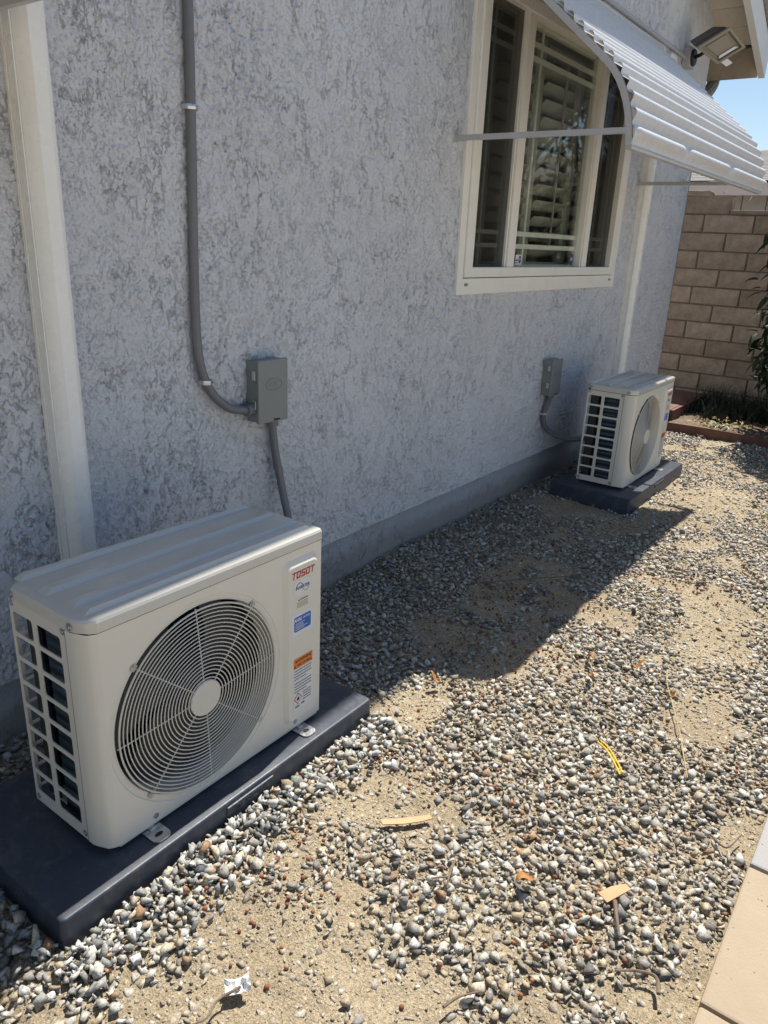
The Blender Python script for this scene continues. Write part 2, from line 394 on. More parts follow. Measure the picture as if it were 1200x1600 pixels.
# paved path at the right, square pavers
path = obj('paved_path', box(1.672, 2.915, -1.35, 6.2, -.06, -.012), 'mortar'); path['kind'] = 'structure'
tag(obj('patio_slab', box(2.925, 8.5, -6.0, 6.2, -.06, .012, .006), paint('pale_concrete', (.50, .48, .44), .85, bs=120, bd=.001)), None, None, kind='structure')  # unseen pale slab, added to bounce sunlight onto the shaded wall
pv = {}
for m_ in ('paver', 'paver_grey'):
    b = fixn(box(0, .404, 0, .404, -.035, .0, .006, 2)); me = bpy.data.meshes.new('paver'); b.to_mesh(me); b.free(); me.materials.append(M[m_]); pv[m_] = me
for i in range(3):
    for j in range(-6, 11):
        m_ = 'paver_grey' if j in (1, 4, 7) and i == 0 else 'paver'
        o = obj('paver', pv[m_], None, path, (1.666 + .4115 * i, 1.149 + .4115 * j, .030 + random.uniform(-.002, .002)))
        o.rotation_euler = (random.uniform(-.004, .004), random.uniform(-.004, .004), random.uniform(-.006, .006))

# ------------------------------------------------------------------ house
house = thing('house', 'grey stucco house wall with cream sliding window and gable roof above', 'house', (0, 0, 0))
WY0, WY1, WZ0, WZ1 = 2.90, 4.65, 1.15, 2.27      # window opening
HY0, HY1 = -9.5, 6.0
SL = .405
def roof_z(y, off=0.0):     # underside of the barge board on the far slope, gable ridge at y = -1.75
    return 2.468 + (6.27 - (y if y > -1.75 else -3.5 - y)) * SL + off
# gable end wall with a window opening, 15 cm thick
b = bmesh.new()
def quadwall(b, pts):
    f = [b.verts.new((0, y, z)) for y, z in pts]; k_ = [b.verts.new((-.15, y, z)) for y, z in pts]; n = len(pts)
    b.faces.new(f); b.faces.new(k_[::-1])
    for i in range(n):
        j = (i + 1) % n; b.faces.new((f[j], f[i], k_[i], k_[j]))
zt = lambda y: roof_z(y, .14)
outer = [(HY0, .185), (HY1, .185), (HY1, zt(HY1)), (-1.75, zt(-1.75)), (HY0, zt(HY0))]
hole = [(WY0, WZ0), (WY1, WZ0), (WY1, WZ1), (WY0, WZ1)]
vo = [b.verts.new((-.004, *p)) for p in outer]; vh = [b.verts.new((-.004, *p)) for p in hole]
bo = [b.verts.new((-.15, *p)) for p in outer]; bh = [b.verts.new((-.15, *p)) for p in hole]
for A, H, fl in ((vo, vh, 1), (bo, bh, 0)):
    for f in ((A[0], A[1], H[1], H[0]), (A[1], A[2], H[2], H[1]), (A[2], A[3], H[3], H[2]), (A[3], A[4], H[3]), (A[4], A[0], H[0], H[3])):
        b.faces.new(f)
for i in range(5): b.faces.new((vo[i], bo[i], bo[(i + 1) % 5], vo[(i + 1) % 5]))
for i in range(4): b.faces.new((vh[i], vh[(i + 1) % 4], bh[(i + 1) % 4], bh[i]))
obj('wall', fixn(b), 'stucco', house)
def sst(v, a, c_):
    t_ = np.clip((v - a) / (c_ - a), 0, 1); return t_ * t_ * (3 - 2 * t_)
gy = np.concatenate([np.arange(-.3, .75, .012), np.arange(.75, 2.9, .0036), np.arange(2.9, 5.985, .0085), [5.9885]])
gz = np.concatenate([[.1845], np.arange(.189, 2.0, .0038), np.arange(2.0, 3.3, .014)])
GY, GZ = np.meshgrid(gy, gz, indexing='ij')
wy_ = GY + .016 * (fbm(GY, GZ, 55, 3) - .44); wz_ = GZ + .016 * (fbm(GY + 31, GZ, 55, 3) - .44)
ry_, rz_ = wy_ * .93 + wz_ * .37, (wz_ * .93 - wy_ * .37) * .72
pl_ = fbm(ry_ + 2.7, rz_, 5.2, 5); t1 = sst(pl_, .415, .422) + sst(pl_, .485, .492) + .8 * sst(pl_, .555, .562)
pl2 = fbm(ry_ * 1.6 + 11, rz_ * .9 + 4, 9.5, 4); t4 = sst(pl2, .36, .375) + sst(pl2, .56, .575)
msk = sst(fbm(GY + 5, GZ + 1, 2.1, 3), .36, .52)
t2 = sst(fbm(wy_ * 1.1 + 8, wz_ * .85, 24, 4), .33, .36)
grv = lambda v, c_, w_: np.exp(-((v - c_) / w_) ** 2)
brk = sst(fbm(GY * 1.3 + 21, GZ + 9, 7, 3), .40, .50); brk2 = sst(fbm(GY + 41, GZ * .8 + 2, 8, 3), .42, .52)
pit_ = 1 - sst(fbm(wy_ + 13, wz_ * .8 + 7, 46, 2), .19, .245); pit2 = 1 - sst(fbm(GY + 3, GZ + 27, 85, 2), .195, .25)
hh = .0016 * t1 + .0011 * t4 + (.3 + .7 * msk) * .0008 * t2 - .0065 * grv(pl_, .470, .0045) * brk - .0065 * grv(pl_, .545, .0045) * brk2 - .0060 * grv(pl2, .500, .007) * brk2 * msk * brk  - .0065 * pit_ * (.5 + .5 * msk) - .0060 * pit2 * (.5 + .5 * msk) + .0030 * grv(pl_, .486, .008) * brk + .0030 * grv(pl_, .560, .008) * brk2 + .0028 * grv(pl2, .520, .010) * brk2 * brk + .0024 * grv(pl2, .440, .010) * brk + .0006 * (fbm(GY, GZ, 9, 2) - .4) + .0005
hh = np.where((GY > 5.987) | (GY < -.29) | (GZ > 3.27), -.006, hh - .001)
gi = np.arange(GY.size).reshape(GY.shape); gf = np.stack([gi[:-1, :-1], gi[1:, :-1], gi[1:, 1:], gi[:-1, 1:]], -1).reshape(-1, 4)
my = ((GY[:-1, :-1] + GY[1:, 1:]) / 2).ravel(); mz = ((GZ[:-1, :-1] + GZ[1:, 1:]) / 2).ravel()
gf = gf[~((my > WY0 - .01) & (my < WY1 + .01) & (mz > WZ0 - .01) & (mz < WZ1 + .01))]
obj('stucco_coat', np_mesh('stucco_coat', np.stack([hh, GY, GZ], -1).reshape(-1, 3), gf, smooth=True), 'stucco', house)
obj('wall', box(-8.0, -.15, HY1 - .15, HY1, .185, 2.5), 'stucco', house)
obj('wall', box(-8.0, -.15, HY0, HY0 + .15, .185, 2.3), 'stucco', house)
obj('wall', box(-8.15, -8.0, HY0, HY1, -.1, 2.4), 'stucco', house)
obj('foundation', box(-8.0, -.022, HY0 + .01, HY1 - .022, -.15, .187), 'foundation', house)
obj('ceiling', box(-7.98, -.16, HY0 + .16, HY1 - .16, 2.44, 2.50), 'interior', house)
# weep lip under the stucco
yy = np.arange(HY0, HY1 + .01, .03)
lip = [[(-.012, y, .178), (.002 + .003 * vn(np.array(y * 9.), np.array(1.)), y, .182 + .004 * vn(np.array(y * 14.), np.array(3.))), (.0015, y, .195), (-.012, y, .197)] for y in yy]
obj('weep_lip', fixn(loft(lip)), 'stucco', house)
# roof: two slopes, deck boards showing as soffit, barge board, eave fascia, gutter
XO = .308
b = bmesh.new()
ROOF0 = .17
for y0, y1 in ((6.33, -1.75), (-10.1, -1.75)):
    z0, z1 = (roof_z(6.33, ROOF0) if y0 > 0 else roof_z(-10.1, ROOF0)), roof_z(-1.75, ROOF0)
    ring = lambda x: [(x, y0, z0 + .02), (x, y1, z1 + .02), (x, y1, z1 + .075), (x, y0, z0 + .075)]
    loft([ring(-8.6), ring(XO + .012)], bm=b)
roof = obj('roof', fixn(b), 'shingle', house)
for y0, y1 in ((6.27, -1.75),):
    ring = lambda x: [(x, y0, roof_z(y0)), (x, y1, roof_z(y1)), (x, y1, roof_z(y1) + .185), (x, y0, roof_z(y0) + .185)]
    bb = obj('barge_board', fixn(loft([ring(XO - .042), ring(XO)])), 'fascia', roof)
# soffit boards run out over the wall, one by one
y = 6.19; i = 0
while y > 1.2:
    y2 = y - .185
    ring = lambda x: [(x, y2 + .028, roof_z(y2) + .165), (x, y, roof_z(y) + .165), (x, y, roof_z(y) + .188), (x, y2 + .028, roof_z(y2) + .188)]
    dz = random.uniform(-.014, .002)
    o = obj('soffit_board', fixn(loft([ring(-.12), ring(XO - .045)])), 'eave', roof); o.location.z = dz
    y = y2
obj('eave_fascia', box(-8.5, XO - .043, 6.20, 6.24, 2.468, 2.648, .003), 'eavebrown', roof)
# gutter with an elbow back to the corner
gp = [(a_ - .262, c_ - .046) for a_, c_ in [(6.505, 2.69), (6.505, 2.57), (6.53, 2.555), (6.60, 2.555), (6.625, 2.60), (6.635, 2.69), (6.628, 2.69), (6.617, 2.604), (6.597, 2.562), (6.533, 2.562), (6.512, 2.575), (6.512, 2.69)]]
obj('gutter', fixn(loft([[(x, a, c) for a, c in gp] for x in (-8.4, .20)])), 'gutter', house)
obj('downspout', tube(spline([(-.04, 6.30, 2.53), (-.04, 6.29, 2.46), (-.045, 6.23, 2.40), (-.05, 6.13, 2.34), (-.055, 6.065, 2.26), (-.055, 6.045, 2.12), (-.055, 6.045, .25)], 6), .042, 10), 'gutter', house, smooth=None)

# ------------------------------------------------------------------ window (part of the house)
GX = -.028
b = bmesh.new(); FX0, FX1 = .002, .020
OY0, OY1, OZ0, OZ1 = 2.850, 4.702, 1.092, 2.335
IY0, IY1, IZ0, IZ1 = 2.957, 4.575, 1.207, 2.232
def frame_ring(b, o, i, x0, x1, bev=.004):
    # four butted boards
    box(x0, x1, o[0], i[0], o[2], o[3], bev, 2, b); box(x0, x1, i[1], o[1], o[2], o[3], bev, 2, b)
    box(x0, x1, i[0], i[1], o[2], i[2], bev, 2, b); box(x0, x1, i[0], i[1], i[3], o[3], bev, 2, b)
frame_ring(b, (OY0, OY1, OZ0, OZ1), (2.895, 4.655, 1.160, 2.285), -.004, .016, .003)
win = obj('window', fixn(b), 'trim', house); win['label'] = 'cream vinyl window frame'
b = bmesh.new(); frame_ring(b, (2.897, 4.653, 1.164, 2.283), (IY0, IY1, IZ0, IZ1), -.06, .026, .004); obj('frame', fixn(b), 'trim', win)
b = bmesh.new(); frame_ring(b, (2.940, 4.592, 1.190, 2.250), (2.972, 4.560, 1.216, 2.222), -.075, -.045, .003); obj('inner_track', fixn(b), 'trim', win)
for a, c in ((3.278, 3.358), (4.163, 4.236)):
    m_ = obj('mullion', box(-.05, .016, a + .012, c, IZ0 - .002, IZ1 + .002, .004), 'trim', win)
    obj('mullion_lip', box(-.05, .006, a, a + .010, IZ0 - .002, IZ1 + .002, .002), 'trim', win)
for y0, y1 in ((2.957, 3.29), (3.358, 4.165), (4.236, 4.575)):
    obj('pane', box(GX - .002, GX + .002, y0 + .001, y1 - .001, IZ0 - .002, IZ1 + .002), 'glass', win)
for y0, y1 in ((2.958, 3.277), (4.237, 4.574)):
    b = bmesh.new(); vs = [b.verts.new(p) for p in ((-.006, y0, IZ0), (-.006, y1, IZ0), (-.006, y1, IZ1), (-.006, y0, IZ1))]; b.faces.new(vs)
    obj('insect_screen', b, 'screen', win)
for z in (2.150, 2.095, 1.357, 1.300):  # one bar of each close pair stands in for its reflection in the glass
    obj('grille_bar', box(GX - .012, GX - .006, 3.359, 4.162, z - .011, z + .011), 'trim', win)
    for y0, y1 in ((2.958, 3.27), (4.24, 4.57)): obj('grille_bar', box(GX - .012, GX - .006, y0, y1, z - .009, z + .009), 'trim', win)
obj('grille_bar', box(GX - .019, GX - .013, 3.540, 3.556, IZ0, IZ1), 'trim', win)
obj('grille_bar', box(GX - .019, GX - .013, 3.10, 3.114, IZ0, IZ1), 'trim', win)
obj('grille_bar', box(GX - .019, GX - .013, 4.40, 4.414, IZ0, IZ1), 'trim', win)
for y in (2.925, 4.625):
    obj('weep_cover', box(.0155, .0185, y - .014, y + .014, 1.128, 1.140, .001), 'boxgrey', win)
# alarm stickers on the glass
st1 = obj('sticker', box(GX + .0025, GX + .0032, 3.447, 3.512, 1.214, 1.262), 'white', win); st1['label'] = 'white and blue alarm sticker'
def octagon(c, r, sy=1): return [(c[0] + r * sy * math.cos(R(22.5 + 45 * i)), c[1] + r * math.sin(R(22.5 + 45 * i))) for i in range(8)]
obj('sticker', flat_x(octagon((3.493, 1.240), .0185, .8), GX + .0033, .0002), 'navyink', win)
obj('sticker', text_mesh('ADT', .014, .0001, .8, 0, .0004), 'white', win, (GX + .0038, 3.493, 1.240))
b = bmesh.new(); box(GX + .0033, GX + .0035, 3.449, 3.474, 1.233, 1.240, 0, 1, b); box(GX + .0033, GX + .0035, 3.449, 3.472, 1.224, 1.227, 0, 1, b); obj('sticker', b, 'navyink', win)
st2 = obj('sticker', flat_x(octagon((4.118, 1.245), .032, .75), GX + .0025), 'navyink', win)
obj('sticker', text_mesh('ADT', .022, .0001, .75, 0, .0005), 'white', win, (GX + .0032, 4.118, 1.245))
# ------------------------------------------------------------------ plantation shutters behind the glass
lv = []
for i in range(14):
    q = 2 * math.pi * i / 14; lv.append((.043 * math.cos(q), .0055 * math.sin(q)))
tilt = R(33)
lv = [(a * math.cos(tilt) - c * math.sin(tilt), a * math.sin(tilt) + c * math.cos(tilt)) for a, c in lv]
def louver_mesh(L):
    return fixn(loft([[(a, 0, c) for a, c in lv], [(a, L, c) for a, c in lv]]))
edges = [2.77, 3.215, 3.685, 4.170, 4.66]
nm = ['behind the left insect screen', 'behind the left mullion', 'seen clearly through the middle pane', 'behind the right insect screen']
lab = ['cream louvred shutter panel hung behind the far-side screened lite of the sliding window', '', '', '']
LAB = ['cream louvred shutter behind the screened lite next to the wall bracket and grey conduit side',
       'cream louvred shutter straddling the mullion between screened lite and middle pane',
       'cream louvred shutter with open louvres in the unscreened middle pane',
       'cream louvred shutter behind the screened lite beside the duct and second unit']
for p in range(4):
    a, c = edges[p] + .003, edges[p + 1] - .003
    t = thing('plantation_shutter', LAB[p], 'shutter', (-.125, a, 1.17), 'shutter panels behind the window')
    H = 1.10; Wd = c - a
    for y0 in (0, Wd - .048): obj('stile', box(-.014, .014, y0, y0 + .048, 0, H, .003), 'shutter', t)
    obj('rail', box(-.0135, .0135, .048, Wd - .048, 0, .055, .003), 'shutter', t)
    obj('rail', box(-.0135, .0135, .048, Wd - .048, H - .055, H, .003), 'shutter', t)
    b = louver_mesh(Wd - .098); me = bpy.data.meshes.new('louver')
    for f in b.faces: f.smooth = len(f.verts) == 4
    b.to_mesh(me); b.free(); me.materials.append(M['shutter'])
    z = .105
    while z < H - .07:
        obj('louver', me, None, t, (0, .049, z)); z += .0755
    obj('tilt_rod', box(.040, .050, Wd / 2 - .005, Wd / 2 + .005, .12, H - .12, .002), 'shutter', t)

# ------------------------------------------------------------------ block wall at the end of the yard
bw = thing('block_wall', 'tan slump block garden wall with a broken cap at the end of the yard', 'wall', (0, 7.2, 0))
obj('mortar_core', box(-2.6, 4.2, .012, .14, -.1, 1.632), 'mortar', bw)
obj('mortar_core', box(-2.6, .020, .0125, .1395, 1.632, 1.777), 'mortar', bw)
def slump_mesh(L, seed, h=.1385):
    rr = random.Random(seed); b = bmesh.new(); t = bmesh.new(); bmesh.ops.create_cube(t, size=1)
    for v in t.verts: v.co = Vector((v.co.x * L, v.co.y * .15, v.co.z * h))
    bmesh.ops.bevel(t, geom=t.edges[:], offset=.007, segments=2, affect='EDGES', profile=.6)
    for v in t.verts:
        v.co.x += rr.uniform(-.003, .003); v.co.z += rr.uniform(-.002, .002); v.co.y += rr.uniform(-.003, .003)
    me = bpy.data.meshes.new('block'); fixn(t).to_mesh(t_me := me); t.free(); me.materials.append(M['block']); return me
SB = [slump_mesh(.3945, i) for i in range(5)]; HB = slump_mesh(.191, 9)
for kx in range(12):
    zc = 1.704 - .1493 * kx; x = (.026 if kx % 2 == 0 else -.1755) - .4064 * 6
    while x < 4.0:
        if not (kx == 0 and x > -.2):
            o = obj('block', random.choice(SB), None, bw, (x + .2032, .075 + random.uniform(-.003, .003), zc))
            if random.random() < .5: o.rotation_euler.z = math.pi
        x += .4064
# caps: thin pieces on the lower part, a broken piece on the higher part
for i in range(11):
    obj('cap_block', box(.030 + .402 * i, .030 + .402 * i + .396, -.012, .155, 1.632, 1.662, .006), 'block', bw)
for x0, x1 in ((-2.6, -2.1), (-2.095, -1.6), (-1.595, -1.1), (-1.095, -.60), (-.595, -.17)):
    b = fixn(box(x0, x1, -.012, .155, 1.780, 1.822, .008))
    for v in b.verts:
        if x1 > -.3 and v.co.x > x1 - .05: v.co.x += random.uniform(-.03, .02); v.co.z += random.uniform(-.012, .004)
    obj('cap_block', b, 'block', bw)

# ------------------------------------------------------------------ neighbour's house beyond the wall
nh = thing('neighbour_house', 'low neighbouring house with grey shingle roof and pinkish white fascia beyond the block wall', 'house', (0, 10, 0))
obj('wall', box(-7, 5, .35, 6.6, -.1, 2.02), 'siding', nh)
for i in range(30):
    obj('siding_panel', box(-5.0 + .275 * i, -5.0 + .275 * i + .262, .325, .352, -.05, 1.99, .003), 'siding', nh)
b = bmesh.new(); ring = lambda x: [(x, 0, 2.115), (x, 3.2, 2.80), (x, 6.9, 2.08), (x, 6.9, 2.0), (x, 3.2, 2.70), (x, 0, 2.02)]
rf = obj('roof', fixn(loft([ring(-7.4), ring(5.4)])), 'shingle', nh)
obj('fascia', box(-7.4, 5.4, -.035, -.002, 1.965, 2.095, .004), 'neighbor_white', nh)
obj('drip_edge', box(-7.4, 5.4, -.045, .02, 2.098, 2.125, .003), 'black', nh)  # black strip stands in for the shadow band under the gutter
cs = math.atan2(.685, 3.2)
for j in range(22):
    s0 = j * .145; y0, z0 = s0 * math.cos(cs), 2.118 + s0 * math.sin(cs)
    b = fixn(box(-6.2, 4.6, 0, .15, .0, .006)); o = obj('shingle_course', b, 'shingle', rf, (0, y0, z0 + .004)); o.rotation_euler.x = cs - .03

# ------------------------------------------------------------------ planting bed, edging, step
xsb = np.linspace(.13, 3.2, 110); ysb = np.linspace(5.93, 7.22, 60)
X, Y = np.meshgrid(xsb, ysb, indexing='ij'); Zb = .045 + (fbm(X, Y, 7, 4) - .47) * .06 - .07 * np.clip(1 - (Y - 5.93) / .03, 0, 1)
idx = np.arange(X.size).reshape(X.shape); F = np.stack([idx[:-1, :-1], idx[1:, :-1], idx[1:, 1:], idx[:-1, 1:]], -1).reshape(-1, 4)
tag(obj('planting_bed', np_mesh('planting_bed', np.stack([X, Y, Zb], -1).reshape(-1, 3), F, smooth=True), 'soil'), None, None, kind='structure')
rings = []
for x in np.linspace(.10, 3.2, 32):
    y = 5.90 + .02 * math.sin(x * 2.1) - .06 * max(0, x - .8) ** 1.3; z = .062 + .006 * math.sin(x * 3.7)
    rings.append([(x, y, -.05), (x, y + .02, -.05), (x, y + .019, z), (x, y + .001, z)])
tag(obj('garden_edging', fixn(loft(rings)), 'redwood'), 'low red brown timber edging board along the planting bed', 'edging')
dk = thing('timber_step', 'reddish timber step of boards behind the house corner by the block wall', 'step', (-.9, 6.12, 0))
for i in range(7): obj('plank', box(0, 1.01, .142 * i, .142 * i + .136, .095, .125, .004), 'redwood', dk)
obj('fascia_plank', box(1.012, 1.035, 0, .99, -.02, .123, .003), 'redwood', dk)
obj('fascia_plank', box(0, 1.01, -.024, -.002, -.02, .121, .003), 'redwood', dk)

# ================================================================== AIR CONDITIONERS
def torus(r, x, cy, cz, rad, n=72, m=6):
    rings = []
    for i in range(n):
        q = 2 * math.pi * i / n; cq, sq = math.cos(q), math.sin(q)
        rings.append([(x + rad * math.sin(p), cy + (r + rad * math.cos(p)) * cq, cz + (r + rad * math.cos(p)) * sq) for p in (2 * math.pi * j / m for j in range(m))])
    b = bmesh.new(); vs = [[b.verts.new(p) for p in g] for g in rings]
    for i in range(n):
        for j in range(m): b.faces.new((vs[i][j], vs[i][(j + 1) % m], vs[(i + 1) % n][(j + 1) % m], vs[(i + 1) % n][j])).smooth = True
    return fixn(b)
def make_ac():
    t = thing('air_conditioner', '', 'air conditioner', (.606, .651, .085), 'outdoor units along the wall')
    W_, D_, H_ = .660, .264, .5058; cy, cz = .270, .247
    # front panel with round opening and wrapped left corner
    angs = sorted([2 * math.pi * i / 96 for i in range(96)] + [math.atan2(z - cz, y - cy) % (2 * math.pi) for y in (.030, W_) for z in (.004, H_)])
    def rect_pt(a):
        c, s = math.cos(a), math.sin(a); ts = []
        if c > 1e-9: ts.append((W_ - cy) / c)
        if c < -1e-9: ts.append((.030 - cy) / c)
        if s > 1e-9: ts.append((H_ - cz) / s)
        if s < -1e-9: ts.append((.004 - cz) / s)
        q = min(ts); return (0, cy + c * q, cz + s * q)
    circ = lambda r, x: [(x, cy + r * math.cos(a), cz + r * math.sin(a)) for a in angs]
    b = bmesh.new()
    rings = [[rect_pt(a) for a in angs], circ(.2405, 0), circ(.2385, -.0022), circ(.2300, -.0026), circ(.2250, -.003), circ(.2230, -.006), circ(.2220, -.014), circ(.2220, -.055)]
    loft(rings, False, False, b)
    prof = [(0, .030), (-.004, .022), (-.010, .0135), (-.034, .0035), (-.044, .0006), (-.060, 0)]
    loft([[(x, y, .004) for x, y in prof], [(x, y, H_) for x, y in prof]], False, False, b, closed=False)
    loft([[(0, W_, .004), (-.003, W_ + .003, .004), (-D_, W_ + .003, .004)], [(0, W_, H_), (-.003, W_ + .003, H_), (-D_, W_ + .003, H_)]], False, False, b, closed=False)
    fp = obj('front_panel', fixn(b), 'cabinet', t, smooth=R(40))
    # make sure the panel faces outward
    for y, z in ((.100, .435), (.419, .419 if False else .422), (.112, .095), (.433, .104)):
        pass
    # base pan
    obj('base_pan', box(-D_ + .004, -.004, .036, W_ - .004, -.006, .012, .002), 'cabinet', t)
    # raised service plate on the right
    b = bmesh.new(); r0 = rrect(.5225, .640, .028, .484, .016, 5); r1 = rrect(.5225 + .010, .640 - .006, .028 + .006, .484 - .017, .013, 5)
    loft([[(.0002, *p) for p in r0], [(.0095, *p) for p in r1]], True, True, b)
    sp_ = obj('service_plate', fixn(b), 'cabinet', t)
    PX = .0098
    yc = .583
    # logo drawn with strokes
    b = bmesh.new(); lw = .0034; h_ = .0185; w_ = .0135; x0 = yc - .0405; zb = .4355
    def bar(y0, y1, z0, z1): box(PX, PX + .0004, y0, y1, z0, z1, 0, 1, b)
    def lt(i): return x0 + i * .0165
    for i in (0, 4):
        y = lt(i); bar(y - .001, y + w_ + .001, zb + h_ - lw, zb + h_); bar(y + w_ / 2 - lw / 2, y + w_ / 2 + lw / 2, zb, zb + h_ - lw)
    for i in (1, 3):
        y = lt(i); bar(y, y + lw, zb, zb + h_); bar(y + w_ - lw, y + w_, zb, zb + h_); bar(y + lw, y + w_ - lw, zb, zb + lw); bar(y + lw, y + w_ - lw, zb + h_ - lw, zb + h_)
    y = lt(2); m_ = zb + h_ / 2
    bar(y, y + w_, zb, zb + lw); bar(y, y + w_, m_ - lw / 2, m_ + lw / 2); bar(y, y + w_, zb + h_ - lw, zb + h_)
    bar(y, y + lw, m_ + lw / 2, zb + h_ - lw); bar(y + w_ - lw, y + w_, zb + lw, m_ - lw / 2)
    for v in b.verts: v.co.y += (v.co.z - zb) * .16
    lg = obj('logo_lettering', fixn(b), 'red', sp_); lg['label'] = 'red TOSOT logo'
    def label_plate(y0, y1, z0, z1, mat, lb):
        o = obj('label_sticker', box(PX - .0004, PX + .0003, y0, y1, z0, z1), mat, sp_); o['label'] = lb; return o
    def letters(s, size, y, z, mat, sx=1, bold=0, shear=0, x=PX + .0005):
        return obj('lettering', text_mesh(s, size, .0001, sx, shear, bold), mat, sp_, (x, y, z))
    def lines(rows, mat):
        b = bmesh.new()
        for (y0, y1, z, h) in rows:
            y = y0
            while y < y1 - .001:
                L = random.uniform(.0025, .008); box(PX + .0004, PX + .0006, y, min(y + L, y1), z - h / 2, z + h / 2, 0, 1, b); y += L + .0012
        return obj('printed_lines', fixn(b), mat, sp_)
    label_plate(yc - .030, yc + .026, .3905, .4285, 'white', 'white INVERTER label')
    letters('INVERTER', .0115, yc - .002, .4080, 'navyink', .98, .0003, .15)
    arc = lambda a0, a1, r, cy_, cz_: [(PX + .0006, cy_ + r * math.cos(R(a0 + (a1 - a0) * i / 14)), cz_ + r * math.sin(R(a0 + (a1 - a0) * i / 14))) for i in range(15)]
    obj('lettering', tube(arc(170, 20, .0115, yc - .013, .4095), .0009, 5), 'navyink', sp_)
    obj('lettering', tube(arc(190, 345, .0115, yc + .010, .4065), .0007, 5), 'greenink', sp_)
    label_plate(yc - .026, yc + .0225, .350, .382, 'cream', 'small cream caution label')
    letters('WARNING', .0058, yc + .003, .3752, 'blackink', 1, .0001)
    obj('lettering', flat_x([(yc - .018, .3730), (yc - .0125, .3730), (yc - .01525, .3778)], PX + .0003), 'blackink', sp_)
    lines([(yc - .022, yc + .018, .3685 - .0042 * i, .0015) for i in range(4)], 'greyink')
    label_plate(yc - .039, yc + .035, .280, .340, 'white', 'white and blue AHRI certified label')
    obj('label_field', flat_x(rrect(yc - .032, yc + .029, .290, .331, .005), PX + .0003, .0002), 'blueink', sp_)
    letters('AHRI', .0125, yc - .0185, .3215, 'white', .95, .0004, x=PX + .0007)
    letters('CERTIFIED', .0068, yc + .012, .3220, 'white', .85, .0001, x=PX + .0007)
    b = bmesh.new()
    for i in range(5): box(PX + .0006, PX + .0007, yc - .028, yc - .028 + random.uniform(.02, .045), .3115 - .0042 * i, .3128 - .0042 * i, 0, 1, b)
    obj('printed_lines', fixn(b), 'white', sp_)
    label_plate(yc - .034, yc + .037, .060, .214, 'white', 'white and orange fire warning label')
    obj('label_field', flat_x(rrect(yc - .0335, yc + .0365, .184, .2135, .0015), PX + .0003, .0002), 'orangeink', sp_)
    letters('WARNING', .0115, yc + .006, .2050, 'blackink', .95, .0003, x=PX + .0006)
    letters('RISK OF FIRE', .0098, yc + .003, .1915, 'blackink', .85, .0002, x=PX + .0006)
    for yy_, zz_ in ((yc - .024, .2015), (yc - .029, .1880), (yc + .031, .1880)):
        obj('lettering', flat_x([(yy_ - .004, zz_), (yy_ + .004, zz_), (yy_, zz_ + .007)], PX + .0006), 'blackink', sp_)
    rows = [(yc - .031, yc + .033 - (.02 if i in (3, 7) else 0), .1775 - .0083 * i - (.004 if i > 3 else 0), .0034) for i in range(8)]
    lines(rows, 'greyink'); lines([(yc + .0, yc + .032, .105 - .0075 * i, .0032) for i in range(4)], 'greyink')
    lines([(yc - .028, yc - .012, .070, .006), (yc - .006, yc + .008, .073, .006)], 'greyink')
    dm = lambda r: [(yc - .018 + r, .094), (yc - .018, .094 + r * 1.25), (yc - .018 - r, .094), (yc - .018, .094 - r * 1.25)]
    obj('lettering', flat_x(dm(.0145), PX + .0003), 'red', sp_); obj('lettering', flat_x(dm(.0115), PX + .0008, .0002), 'white', sp_)
    obj('lettering', flat_x([(yc - .022, .0885), (yc - .014, .0885), (yc - .0135, .095), (yc - .0165, .1015), (yc - .0185, .096), (yc - .0215, .098), (yc - .0225, .092)], PX + .0011, .0002), 'blackink', sp_)
    # grille of rings, eight spokes and a hub cap
    b = disc((.004, cy, cz), 'x', .0425, .006, 40, .002); g = obj('grille', b, 'wire', t, smooth=R(35)); g['label'] = 'round wire fan grille'
    NR = 20; dome = lambda r: .0035 + .0045 * (1 - (r / .22) ** 2)
    for i in range(NR):
        r = .0485 + (.2185 - .0485) * i / (NR - 1); obj('ring', torus(r, dome(r), cy, cz, .00148 if i < NR - 1 else .0022, 80 if r > .1 else 48), 'wire', g)
    sp0 = None
    for i in range(8):
        a = math.pi / 4 * i
        if sp0 is None:
            path_ = [(dome(r) - .003, r, 0) for r in np.linspace(.038, .222, 8)]; b = tube(path_, .0017, 6); sp0 = obj('spoke', b, 'wire', g, (0, cy, cz)); o = sp0
        else: o = obj('spoke', sp0.data, None, g, (0, cy, cz))
        o.rotation_euler.x = a + R(3)
    # screws
    scr = None
    def screw(p, axis, r=.0048):
        b = disc((0, 0, 0), 'x', r, .0025, 12, .001); merge(b, disc((0, 0, 0), 'x', r * 1.7, .0008, 14)); o = obj('screw', b, 'screw', t, p)
        if axis == '-y': o.rotation_euler.z = -math.pi / 2
        return o
    for i in range(4):
        a = math.pi / 4 + math.pi / 2 * i + R(3); screw((-.0005, cy + .2275 * math.cos(a), cz + .2275 * math.sin(a)), 'x')
    screw((0, .566, .018), 'x', .004); screw((0, .125, .018), 'x', .004)
    # fan behind the grille
    b = disc((-.095, cy, cz), 'x', .048, .045, 28, .01); fn = obj('fan', b, 'fan', t, smooth=R(35)); fn['label'] = 'dark three-bladed fan'
    bl = bmesh.new(); nr, na = 8, 12
    for s_ in (0, 1):
        pass
    grid = [[None] * (na + 1) for _ in range(nr + 1)]
    V = []
